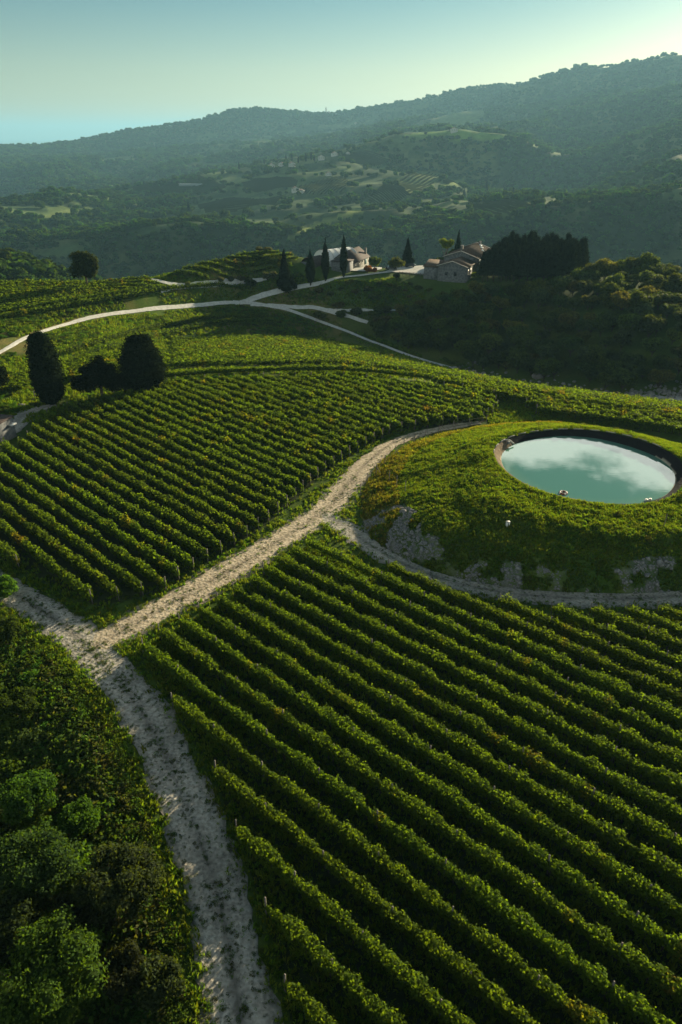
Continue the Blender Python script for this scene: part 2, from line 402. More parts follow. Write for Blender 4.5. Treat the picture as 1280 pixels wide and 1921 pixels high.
# ------------------------------------------------------------------ polygons of the cover (world coordinates)
V1_POLY = [P(*q, 0.9) for q in [(-200, 905), (-90, 862), (8, 836), (40, 830), (58, 812), (66, 795), (95, 775), (160, 752), (250, 737), (330, 713), (480, 707), (640, 706), (800, 720), (925, 738), (935, 760), (905, 785), (800, 795), (735, 805), (684, 832), (650, 852), (607, 880), (582, 902), (535, 946), (472, 995), (400, 1038), (340, 1074), (308, 1100), (178, 1124), (49, 1062), (-60, 1005), (-200, 950)]]
NV_POLY = [P(*q, 0.9) for q in [(600, 1004), (700, 1052), (800, 1092), (900, 1122), (1010, 1142), (1140, 1146), (1290, 1140), (1500, 1130), (1500, 1600), (1500, 2300), (760, 2300), (620, 2050), (545, 1900), (500, 1708), (441, 1555), (398, 1432), (308, 1290), (262, 1205), (310, 1180), (414, 1120), (474, 1084), (521, 1046), (575, 1018)]]
V2_POLY = [at(*q) for q in [(325, 694), (322, 645), (400, 637), (500, 636), (600, 642), (690, 660), (760, 676), (845, 702), (1000, 734), (1130, 750), (1290, 768), (1500, 790), (1500, 812), (1300, 782), (1100, 755), (930, 728), (800, 708), (640, 690), (480, 690)]]

# ------------------------------------------------------------------ terrain sheet
FIELDS = [  # outline in the view, distance window, colour
    ([(760, 252), (800, 247), (860, 244), (965, 254), (968, 260), (905, 268), (850, 258), (765, 262)], (1750, 2350), (0.17, 0.27, 0.05)),
    ([(790, 232), (850, 212), (905, 206), (915, 215), (890, 238), (830, 240)], (2350, 4300), (0.13, 0.17, 0.05)),
    ([(540, 445), (600, 415), (680, 388), (684, 396), (640, 412), (580, 436), (548, 450)], (800, 1700), (0.20, 0.24, 0.06)),
    ([(690, 372), (735, 345), (770, 365), (745, 382), (700, 390)], (850, 1900), (0.12, 0.16, 0.06)),
    ([(740, 345), (800, 320), (832, 330), (810, 352), (770, 372)], (850, 2000), (0.13, 0.17, 0.05)),
    ([(830, 340), (872, 336), (872, 348), (835, 352)], (900, 2000), (0.15, 0.2, 0.05)),
    ([(880, 385), (960, 375), (1010, 390), (960, 408), (890, 405)], (900, 1800), (0.10, 0.14, 0.035)),
    ([(370, 385), (440, 372), (530, 368), (525, 382), (450, 396), (385, 400)], (950, 1900), (0.11, 0.15, 0.05)),
    ([(450, 345), (500, 335), (560, 340), (555, 352), (480, 362)], (1100, 2000), (0.09, 0.12, 0.045)),
    ([(560, 350), (640, 332), (660, 345), (640, 362), (575, 366)], (1100, 2000), (0.12, 0.15, 0.05)),
    ([(75, 405), (130, 392), (145, 400), (90, 412)], (1000, 1950), (0.16, 0.2, 0.06)),
    ([(190, 297), (255, 293), (250, 303), (195, 304)], (2300, 4200), (0.15, 0.19, 0.06)),
    ([(240, 352), (420, 345), (425, 352), (330, 362), (250, 362)], (1100, 2000), (0.10, 0.13, 0.05)),
    ([(640, 290), (700, 285), (735, 300), (700, 312), (650, 306)], (1300, 2100), (0.12, 0.15, 0.05)),
    ([(580, 240), (640, 232), (680, 236), (640, 246)], (2600, 4300), (0.15, 0.18, 0.07)),
]
STRIPED = {3: (6, 2), 4: (9, 1), 5: (7, 0), 6: (9, 2), 7: (7, 0), 8: (7, 0), 9: (7, 1), 12: (7, 0), 13: (8, 0)}
def field_masks(x, y, z, r):
    pxx, pyy = proj(x, y, z); out = np.full(x.shape, -1)
    for i, (pl, (r0, r1), c) in enumerate(FIELDS):
        out[(r > r0) & (r < r1) & polyin(pl, pxx, pyy)] = i
    return out
a_f = np.radians(np.arange(-33, 33.01, 0.17)); 
azs = np.concatenate([np.radians(np.arange(-100, -33, 1.5)), a_f, np.radians(np.arange(34, 100.1, 1.5))])
rs = np.concatenate([[0.5, 4, 8], np.exp(np.linspace(math.log(12), math.log(5600), 500)), [6500, 7500, 9000, 12000, 17000, 24000, 34000, 46000]])
A_, R_ = np.meshgrid(azs, rs, indexing='ij')
X_, Y_ = (R_ * np.sin(A_)).ravel(), (R_ * np.cos(A_)).ravel()
Z_ = h(X_, Y_)
Rv = R_.ravel()
def parcels(x, y, r):
    out_f = np.zeros(x.shape, bool); tone = np.zeros(x.shape)
    hh0 = h(x, y); rr_ = np.maximum(np.hypot(x, y), 1)
    steep = np.maximum(np.abs(h(x * (1 + 18 / rr_), y * (1 + 18 / rr_)) - hh0) / 18, np.abs(h(x + 18 * y / rr_, y - 18 * x / rr_) - hh0) / 18)
    wx, wy = x + 60 * (fbm(x / 200, y / 200, 161, 2) - .5), y + 60 * (fbm(x / 200, y / 200, 163, 2) - .5)
    for lo, hi, a, b, ang, p in ((900, 2250, 105, 46, .5, .50), (2250, 4300, 230, 110, .2, .36)):
        u, v = (wx * math.cos(ang) + wy * math.sin(ang)) / a, (-wx * math.sin(ang) + wy * math.cos(ang)) / b
        j = np.floor(v).astype(int); i = np.floor(u + (j % 3) * .37).astype(int)
        hh = _val[(_perm[(i * 7 + 900) & 4095] + j * 31) & 4095]; h2 = _val[(_perm[(i * 13 + 77) & 4095] + j * 17 + 5) & 4095]
        az = np.arctan2(x, y); zone = np.where(az < .17, np.where(r < 2250, .42, .2), -.08) - .75 * (az < -.2) + .5 * (fbm(x / 500, y / 500, 165, 2) - .5)
        m = (r > lo) & (r <= hi); out_f |= m & (hh < p + zone); tone = np.where(m, h2, tone)
    return out_f & (steep < 0.42) & (r > 1010), tone
def cover_noise(x, y, s, seed): return fbm(x / s, y / s, seed, 4)
def cover(x, y, z, r):
    c = np.empty((len(x), 3))
    n1, n2, n3 = cover_noise(x, y, 9, 21), cover_noise(x, y, 30, 31), cover_noise(x, y, 3.5, 41)
    g1, g2, dry = np.array([0.045, 0.085, 0.014]), np.array([0.085, 0.125, 0.02]), np.array([0.19, 0.145, 0.05])
    c[:] = g1 + (g2 - g1) * n1[:, None]
    px, py = proj(x, y, z)
    terr = (px < 640) & (r > 150) & (r < 300)
    k = sstep(0.52, 0.66, n2 * 0.6 + n3 * 0.4) * np.where(terr, 0.7, 0.2) * (r < 330)
    c = c * (1 - k[:, None]) + dry * k[:, None]
    for poly in (V1_POLY, NV_POLY, V2_POLY):
        m = polyin(poly, x, y) & (r < 330); c[m] = np.array([0.040, 0.052, 0.018]) * (0.7 + 0.6 * n3[m])[:, None]
    far = sstep(330, 480, r)[:, None]
    ff = np.array([0.028, 0.045, 0.018]) + (np.array([0.13, 0.155, 0.055]) - np.array([0.028, 0.045, 0.018])) * sstep(0.40, 0.65, cover_noise(x, y, 110, 51))[:, None]
    c = c * (1 - far) + ff * far
    pf, tn = parcels(x, y, r); pc_ = np.array([0.045, 0.075, 0.028]) + np.array([0.08, 0.10, 0.03]) * (tn ** 1.5)[:, None]
    c = np.where(pf[:, None], pc_ * (0.75 + 0.5 * n2[:, None]), c)
    fm = field_masks(x, y, z, r)
    for i, (_, _, fc) in enumerate(FIELDS):
        m = fm == i; c[m] = np.array(fc) * (0.8 + 0.4 * cover_noise(x[m], y[m], 25, 61))[:, None]
    c[r > 6000] = (0.09, 0.11, 0.07)
    return c
Cv = cover(X_, Y_, Z_, Rv)
nr = len(rs); ii, jj = np.meshgrid(np.arange(len(azs) - 1), np.arange(nr - 1), indexing='ij')
i0 = (ii * nr + jj).ravel(); quads = np.stack([i0, i0 + nr, i0 + nr + 1, i0 + 1], 1)
def ground_mat(name):
    m, N, L = new_mat(name)
    out = N.new('ShaderNodeOutputMaterial'); bs = N.new('ShaderNodeBsdfPrincipled'); bs.inputs['Roughness'].default_value = 0.95; bs.inputs['Specular IOR Level'].default_value = 0.05
    at_ = N.new('ShaderNodeAttribute'); at_.attribute_name = 'Col'; tc = N.new('ShaderNodeTexCoord')
    n1 = N.new('ShaderNodeTexNoise'); n1.inputs['Scale'].default_value = 1.7; n1.inputs['Detail'].default_value = 8; n1.inputs['Roughness'].default_value = 0.65
    n2 = N.new('ShaderNodeTexNoise'); n2.inputs['Scale'].default_value = 0.06; n2.inputs['Detail'].default_value = 10; n2.inputs['Roughness'].default_value = 0.65
    for n in (n1, n2): L.new(tc.outputs['Object'], n.inputs['Vector'])
    a = N.new('ShaderNodeMath'); a.operation = 'MULTIPLY_ADD'; L.new(n1.outputs[0], a.inputs[0]); a.inputs[1].default_value = 1.1; a.inputs[2].default_value = 0.42
    b = N.new('ShaderNodeMath'); b.operation = 'MULTIPLY_ADD'; L.new(n2.outputs[0], b.inputs[0]); b.inputs[1].default_value = 1.4; b.inputs[2].default_value = 0.3
    c = N.new('ShaderNodeMath'); c.operation = 'MULTIPLY'; L.new(a.outputs[0], c.inputs[0]); L.new(b.outputs[0], c.inputs[1])
    vm = N.new('ShaderNodeVectorMath'); vm.operation = 'SCALE'; L.new(at_.outputs['Color'], vm.inputs[0]); L.new(c.outputs[0], vm.inputs['Scale'])
    L.new(vm.outputs[0], bs.inputs['Base Color'])
    bp = N.new('ShaderNodeBump'); bp.inputs['Strength'].default_value = 0.7; bp.inputs['Distance'].default_value = 0.25
    L.new(n1.outputs[0], bp.inputs['Height']); L.new(bp.outputs[0], bs.inputs['Normal'])
    L.new(bs.outputs[0], out.inputs[0]); return m
M_GROUND = ground_mat('ground_cover')
link('ground', mesh_np('ground', np.stack([X_, Y_, Z_], 1), quads, [M_GROUND], col=Cv, smooth_=True), kind='structure')

# ------------------------------------------------------------------ pond bank
PC = np.array([35.7, 90.2]); WZ = 3.5
FOOT = np.array([(3, 83.5), (3.2, 77), (7.5, 71.2), (13, 67), (19.7, 64.8), (28, 64.0), (39, 64.4), (52, 67), (61, 77), (64, 91), (58, 105), (47, 113), (38, 116), (30, 115.5), (21, 112.5), (12.5, 107), (7.5, 101), (4.2, 93)])
FTH = np.arctan2(FOOT[:, 1] - PC[1], FOOT[:, 0] - PC[0]); FRR = np.hypot(FOOT[:, 0] - PC[0], FOOT[:, 1] - PC[1])
o_ = np.argsort(FTH); FTH, FRR = FTH[o_], FRR[o_]
FTHe = np.concatenate([FTH - 2 * math.pi, FTH, FTH + 2 * math.pi]); FRRe = np.tile(FRR, 3)
thd = np.linspace(-math.pi, math.pi, 721); rfd = np.interp(thd, FTHe, FRRe)
kk = np.hanning(41); kk /= kk.sum(); rfd = np.convolve(np.concatenate([rfd[-21:-1], rfd, rfd[1:21]]), kk, 'valid')
def mound(x, y):
    dx, dy = x - PC[0], y - PC[1]; r = np.hypot(dx, dy); th = np.arctan2(dy, dx)
    rf = np.interp(th, thd, rfd)
    rw = 12.1 * 11.5 / np.hypot(11.5 * np.cos(th), 12.1 * np.sin(th)) * (1 + 0.012 * np.sin(5 * th + 1))
    rim = rw + 1.15
    front = sstep(0.1, 0.75, -np.sin(th)); left = sstep(0.2, 0.8, -np.cos(th)) 
    crest = rim + 1.2 + 5.4 * front
    s = np.clip((r - crest) / np.maximum(rf - crest, 0.5), 0, 1)
    p = 1.25 + 1.5 * sstep(0.2, 0.9, -np.sin(th + 0.25))
    prof = 1 - s ** p
    prof = np.where(s > 0, prof * (1 - 0.15 * sstep(0.0, 0.4, s) * (1 - sstep(.4, 1, s))), 1)
    top = 4.35 + 0.25 * np.sin(th * 2 + 1)
    z = top * prof
    lump = (fbm(x / 3.0, y / 3.0, 71, 3) - 0.5) * 0.5 + (fbm(x / 0.9, y / 0.9, 72, 2) - 0.5) * 0.28
    z = z + lump * sstep(0, 1.0, r - rim) * sstep(0, 0.12, 1 - s) 
    inner = (r - rw) / 1.15
    z = np.where(r < rim, WZ - 0.25 + (top - WZ + 0.25) * np.clip(inner + 0.12, 0, 1) ** 0.8, z)
    z = np.where(inner < -0.12, WZ - 0.25 + (r - rw + 0.138) * 0.5, z)
    z = np.where(s >= 1, -0.4 - 0.3 * (r - rf), z)
    return z, s, r, rw, th, rf
nth, nrr = 560, 130
th_ = np.linspace(-math.pi, math.pi, nth, endpoint=False)
rf_ = np.interp(th_, thd, rfd); rw_ = 12.1 * 11.5 / np.hypot(11.5 * np.cos(th_), 12.1 * np.sin(th_))
u1 = np.array([-4, -2, -1, -0.3, -0.05, 0.1, 0.25, 0.45, 0.7, 0.95, 1.15, 1.3, 1.5])
T_, U_ = np.meshgrid(th_, np.arange(nrr), indexing='ij')
Rm = np.empty(T_.shape)
for k in range(nrr):
    if k < len(u1): Rm[:, k] = rw_ + u1[k]
    else: 
        t = (k - len(u1) + 1) / (nrr - len(u1)); Rm[:, k] = (rw_ + 1.5) + (rf_ + 0.5 - rw_ - 1.5) * t
mx_, my_ = (PC[0] + Rm * np.cos(T_)).ravel(), (PC[1] + Rm * np.sin(T_)).ravel()
mz_, ms_, mr_, mw_, mt_, _ = mound(mx_, my_)
mc = np.empty((len(mx_), 3)); na, nb = fbm(mx_ / 4, my_ / 4, 81, 4), fbm(mx_ / 1.3, my_ / 1.3, 82, 3)
mc[:] = np.array([0.05, 0.095, 0.013]) + (np.array([0.10, 0.14, 0.02]) - np.array([0.05, 0.095, 0.013])) * sstep(0.3, 0.7, na)[:, None]
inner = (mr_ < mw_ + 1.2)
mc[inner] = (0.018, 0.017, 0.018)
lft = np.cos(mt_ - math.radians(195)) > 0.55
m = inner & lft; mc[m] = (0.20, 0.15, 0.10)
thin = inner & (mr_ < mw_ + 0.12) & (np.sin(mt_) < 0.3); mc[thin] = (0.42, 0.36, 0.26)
# dry yellow grass on the outer left rim, bare limestone scree on the cut foot
dryk = 0.7 * sstep(0.75, 0.97, ms_) * sstep(0.3, 0.8, np.cos(mt_ - math.radians(150)))
mc = mc * (1 - dryk[:, None]) + np.array([0.17, 0.13, 0.035]) * dryk[:, None]
def scree_mask(x, y, s, th):
    zone1 = np.exp(-((th - math.radians(-152)) / 0.22) ** 2) * sstep(0.58, 0.75, s)
    zone2 = np.exp(-((th - math.radians(-122)) / 0.20) ** 2) * sstep(0.66, 0.85, s) * 0.8
    zone3 = np.exp(-((th - math.radians(-88)) / 0.12) ** 2) * sstep(0.5, 0.65, s) * (1 - sstep(0.9, 1.0, s)) * 0.95
    strip = sstep(0.70, 0.80, s) * sstep(-170, -158, np.degrees(th)) * (1 - sstep(-84, -70, np.degrees(th))) * 0.75 * sstep(0.42, 0.58, fbm(x / 6, y / 6, 97, 2))
    zone1 = np.maximum(zone1, strip)
    return np.clip(zone1 + zone2 + zone3, 0, 1) * sstep(0.40, 0.62, fbm(x / 1.8, y / 1.8, 91, 4) + 0.07)
sk = scree_mask(mx_, my_, ms_, mt_) * (0.25 + 0.75 * sstep(0.42, 0.6, fbm(mx_ / .8, my_ / .8, 95, 3)))
sk = sk * .75
mc = mc * (1 - sk[:, None]) + np.array([0.21, 0.20, 0.19]) * (0.55 + 0.9 * nb[:, None]) * sk[:, None]
ii, jj = np.meshgrid(np.arange(nth), np.arange(nrr - 1), indexing='ij')
a0 = (ii * nrr + jj).ravel(); b0 = (((ii + 1) % nth) * nrr + jj).ravel()
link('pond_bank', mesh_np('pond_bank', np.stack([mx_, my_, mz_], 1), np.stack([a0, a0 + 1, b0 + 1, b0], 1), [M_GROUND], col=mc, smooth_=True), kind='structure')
# water
wm, N, L = new_mat('pond_water')
out = N.new('ShaderNodeOutputMaterial'); df = N.new('ShaderNodeBsdfDiffuse'); gl = N.new('ShaderNodeBsdfGlossy'); gl.inputs['Roughness'].default_value = 0.004
tc = N.new('ShaderNodeTexCoord'); ln = N.new('ShaderNodeVectorMath'); ln.operation = 'LENGTH'; L.new(tc.outputs['Object'], ln.inputs[0])
rp = N.new('ShaderNodeMapRange'); rp.inputs[1].default_value = 9.8; rp.inputs[2].default_value = 12.4; L.new(ln.outputs['Value'], rp.inputs[0])
mxx = N.new('ShaderNodeMix'); mxx.data_type = 'RGBA'; L.new(rp.outputs[0], mxx.inputs[0]); mxx.inputs[6].default_value = (0.09, 0.25, 0.19, 1); mxx.inputs[7].default_value = (0.15, 0.30, 0.20, 1)
L.new(mxx.outputs[2], df.inputs[0])
fr = N.new('ShaderNodeFresnel'); fr.inputs[0].default_value = 2.05
nz = N.new('ShaderNodeTexNoise'); nz.inputs['Scale'].default_value = 1.4; nz.inputs['Detail'].default_value = 3; mp = N.new('ShaderNodeMapping'); mp.inputs['Scale'].default_value = (0.6, 2.2, 1)
L.new(tc.outputs['Object'], mp.inputs[0]); L.new(mp.outputs[0], nz.inputs['Vector'])
bp = N.new('ShaderNodeBump'); bp.inputs['Strength'].default_value = 0.03; bp.inputs['Distance'].default_value = 0.03; L.new(nz.outputs[0], bp.inputs['Height']); L.new(bp.outputs[0], gl.inputs['Normal'])
mxs = N.new('ShaderNodeMixShader'); L.new(fr.outputs[0], mxs.inputs[0]); L.new(df.outputs[0], mxs.inputs[1]); L.new(gl.outputs[0], mxs.inputs[2]); L.new(mxs.outputs[0], out.inputs[0])
th2 = np.linspace(0, 2 * math.pi, 160, endpoint=False)
rw2 = 12.1 * 11.5 / np.hypot(11.5 * np.cos(th2), 12.1 * np.sin(th2)) + 0.15
wv = np.concatenate([[[0, 0, 0]], np.stack([rw2 * np.cos(th2), rw2 * np.sin(th2), 0 * th2], 1)])
wf = np.array([(0, 1 + k, 1 + (k + 1) % 160) for k in range(160)])
link('pond_water', mesh_np('pond_water', wv, wf, [wm]), loc=(PC[0], PC[1], WZ), kind='structure')

# ------------------------------------------------------------------ tracks and roads
def zoff(r): return 0.045 + 0.0012 * max(0, r - 90)
def ribbon(name, pts, width, mat, dark=None, ragged=0.65, step=0.8, nx=9, edge_dark=True):
    c = catmull(pts, step)
    t = np.gradient(c, axis=0); t /= np.linalg.norm(t, axis=1)[:, None] + 1e-9; n = np.stack([t[:, 1], -t[:, 0]], 1)
    s = np.concatenate([[0], np.cumsum(np.linalg.norm(np.diff(c, axis=0), axis=1))])
    w = np.interp(np.linspace(0, 1, len(c)), np.linspace(0, 1, len(width)), width) if hasattr(width, '__len__') else np.full(len(c), width)
    V, Cc = [], []
    for k in range(nx):
        u = k / (nx - 1) * 2 - 1
        j = ragged * ((fbm(s / 1.3, s * 0 + k * 3 + u, 101 + (u > 0), 3) - 0.5) * 2 + 0.7 * (fbm(s / 7, s * 0 + 9 * (u > 0), 103, 2) - .5)) * abs(u) ** 3
        p = c + n * ((w / 2 * u + np.sign(u) * j)[:, None])
        z = h(p[:, 0], p[:, 1]) + np.array([zoff(q) for q in np.hypot(p[:, 0], p[:, 1])]) - 0.03 * (abs(u) > 0.95) + 0.03 * (1 - u * u)
        V.append(np.column_stack([p, z]))
        g = 0.75 + 0.5 * fbm(p[:, 0] / 2.5, p[:, 1] / 2.5, 107, 3)
        rut = 1 - (0.75 * fbm(s / 3, s * 0 + 4, 109, 3)) * math.exp(-(u / 0.17) ** 2) + 0.12 * math.exp(-((abs(u) - .45) / 0.2) ** 2) - (0.35 * abs(u) ** 6 if edge_dark else 0)
        Cc.append(np.stack([g * rut, g * rut, g * rut * 0.98], 1))
    V = np.stack(V, 1).reshape(-1, 3); Cc = np.stack(Cc, 1).reshape(-1, 3)
    ii, jj = np.meshgrid(np.arange(len(c) - 1), np.arange(nx - 1), indexing='ij'); a = (ii * nx + jj).ravel()
    link(name, mesh_np(name, V, np.stack([a, a + 1, a + nx + 1, a + nx], 1), [mat], col=Cc, smooth_=True), kind='structure')
    return c
CL = []
CL.append(ribbon('gravel_track', list(TRACK_A[::5]) + [TRACK_A[-1] + np.array([3.0, -12.0])], 4.3, M_CHALK, nx=13))
TB = [P(*q) for q in [(165, 1222), (215, 1192), (290, 1150), (380, 1100), (470, 1048), (550, 998), (610, 958), (650, 915), (690, 868), (738, 832), (795, 812), (850, 801), (900, 793)]]
M_DIRT = rough_mat('stony_dirt', (0.34, 0.265, 0.18), (0.58, 0.48, 0.35), 3.0, bump=1.0, c3=(0.075, 0.08, 0.03), s2=1.6, attr='Col', dist=0.12)
CL.append(ribbon('dirt_track', TB, [4.6, 4.8, 5.0, 4.8, 5.6, 4.6, 2.6, 2.2, 1.8], M_DIRT, nx=13, ragged=0.5))
TCp = [P(*q) for q in [(600, 962), (640, 985), (690, 1020), (740, 1050), (820, 1083), (900, 1104), (1000, 1118), (1140, 1124), (1290, 1118), (1500, 1100)]]
CL.append(ribbon('field_track', TCp, [4.4, 3.0, 3.0, 3.2, 3.4], M_CHALK, nx=11))
RD = [at(*q) for q in [(-120, 722), (0, 662), (60, 630), (150, 602), (280, 581), (380, 573), (450, 569), (510, 576), (560, 589), (640, 618), (700, 642), (770, 668), (845, 690)]]
CL.append(ribbon('lane', RD, 1.35, M_ROAD, ragged=0.12, step=1.2, edge_dark=False))
RE = [at(*q) for q in [(440, 569), (475, 561), (510, 550), (560, 539), (610, 529), (660, 519), (710, 513), (740, 510), (770, 507)]]
CL.append(ribbon('farm_drive', RE, 1.9, M_ROAD, ragged=0.12, step=1.2, edge_dark=False))
RF = [at(*q) for q in [(470, 573), (520, 574), (580, 577), (620, 585), (660, 596), (690, 606)]]
CL.append(ribbon('upper_path', RF, 1.2, M_ROAD, ragged=0.2, step=1.2, edge_dark=False))
RF2 = [at(*q) for q in [(600, 580), (640, 583), (700, 583), (785, 582)]]
CL.append(ribbon('bank_path', RF2, 0.8, M_ROAD, ragged=0.2, step=1.2, edge_dark=False))
RG = [at(*q) for q in [(300, 546), (325, 540), (350, 537), (400, 533), (450, 529), (500, 524)]]
CL.append(ribbon('hill_path', RG, 1.5, M_ROAD, ragged=0.2, step=1.2, edge_dark=False))
RG2 = [at(*q) for q in [(345, 537), (315, 532), (290, 526), (275, 520)]]
CL.append(ribbon('side_path', RG2, 1.4, M_ROAD, ragged=0.2, step=1.2, edge_dark=False))
RJ = [at(*q) for q in [(845, 690), (880, 706), (960, 721), (1040, 733), (1110, 742), (1180, 748), (1290, 757), (1450, 775)]]
CL.append(ribbon('valley_track', RJ, [3.0, 3.0, 4.5, 6.0, 7.0], rough_mat('pale_rubble', (0.30, 0.29, 0.27), (0.5, 0.48, 0.45), 0.8, bump=0.5), ragged=0.7, step=1.2, edge_dark=False))
RK = [at(*q) for q in [(112, 757), (75, 768), (45, 778), (25, 800), (-20, 822), (-90, 850)]]
CL.append(ribbon('chalk_path', RK, [2.5, 5.0, 5.0, 3.0, 3.0], M_CHALK, ragged=0.8))
def patch(name, poly, mat, off=0.06):
    poly = np.array(poly); c = poly.mean(0); n = len(poly); V = [[*c, 0]]
    K = 8
    for k in range(1, K + 1):
        for p in poly: V.append([*(c + (p - c) * k / K), 0])
    V = np.array(V); V[:, 2] = h(V[:, 0], V[:, 1]) + off
    t = [(0, 1 + i, 1 + (i + 1) % n) for i in range(n)]
    q = [(1 + (k - 1) * n + i, 1 + k * n + i, 1 + k * n + (i + 1) % n, 1 + (k - 1) * n + (i + 1) % n) for k in range(1, K) for i in range(n)]
    link(name, mesh_np(name, V, [np.array(t), np.array(q)], [mat]), kind='structure')
patch('farmyard', catmull([at(*q) for q in [(722, 511), (745, 502), (775, 497), (815, 499), (812, 510), (800, 516), (760, 513), (722, 511)]], 2)[:-1], M_ROAD, 0.30)
patch('barn_apron', catmull([at(*q) for q in [(656, 509), (672, 503), (692, 498), (712, 499), (716, 506), (690, 510), (656, 509)]], 2)[:-1], M_ROAD, 0.30)
def road_clear(x, y, d):
    k = np.ones(np.shape(x), bool)
    for c in CL:
        dd, _ = segdist(c[::3], x, y); k &= dd > d
    return k

# ------------------------------------------------------------------ leaves as small bent cards
def cards(Pn, Nn, size, col, aspect=1.25, spread=0.7):
    """one rhombic leaf (two triangles, folded a little) per point"""
    n = len(Pn); Nn = Nn + rng.normal(0, spread, (n, 3)); Nn /= np.linalg.norm(Nn, axis=1)[:, None] + 1e-9
    a = np.cross(Nn, rng.normal(0, 1, (n, 3))); a /= np.linalg.norm(a, axis=1)[:, None] + 1e-9; b = np.cross(Nn, a)
    size = np.broadcast_to(size, (n,))[:, None] * rng.uniform(0.7, 1.3, (n, 1))
    fold = Nn * size * 0.18
    v = np.stack([Pn - a * size * aspect * 0.5, Pn + b * size * 0.42 + fold, Pn + a * size * aspect * 0.5, Pn - b * size * 0.42 + fold], 1).reshape(-1, 3)
    return v, np.arange(4 * n).reshape(n, 4), np.repeat(col, 4, 0)
G_VINE = np.array([0.074, 0.122, 0.013]); Y_VINE = np.array([0.20, 0.17, 0.02]); R_VINE = np.array([0.17, 0.10, 0.02])

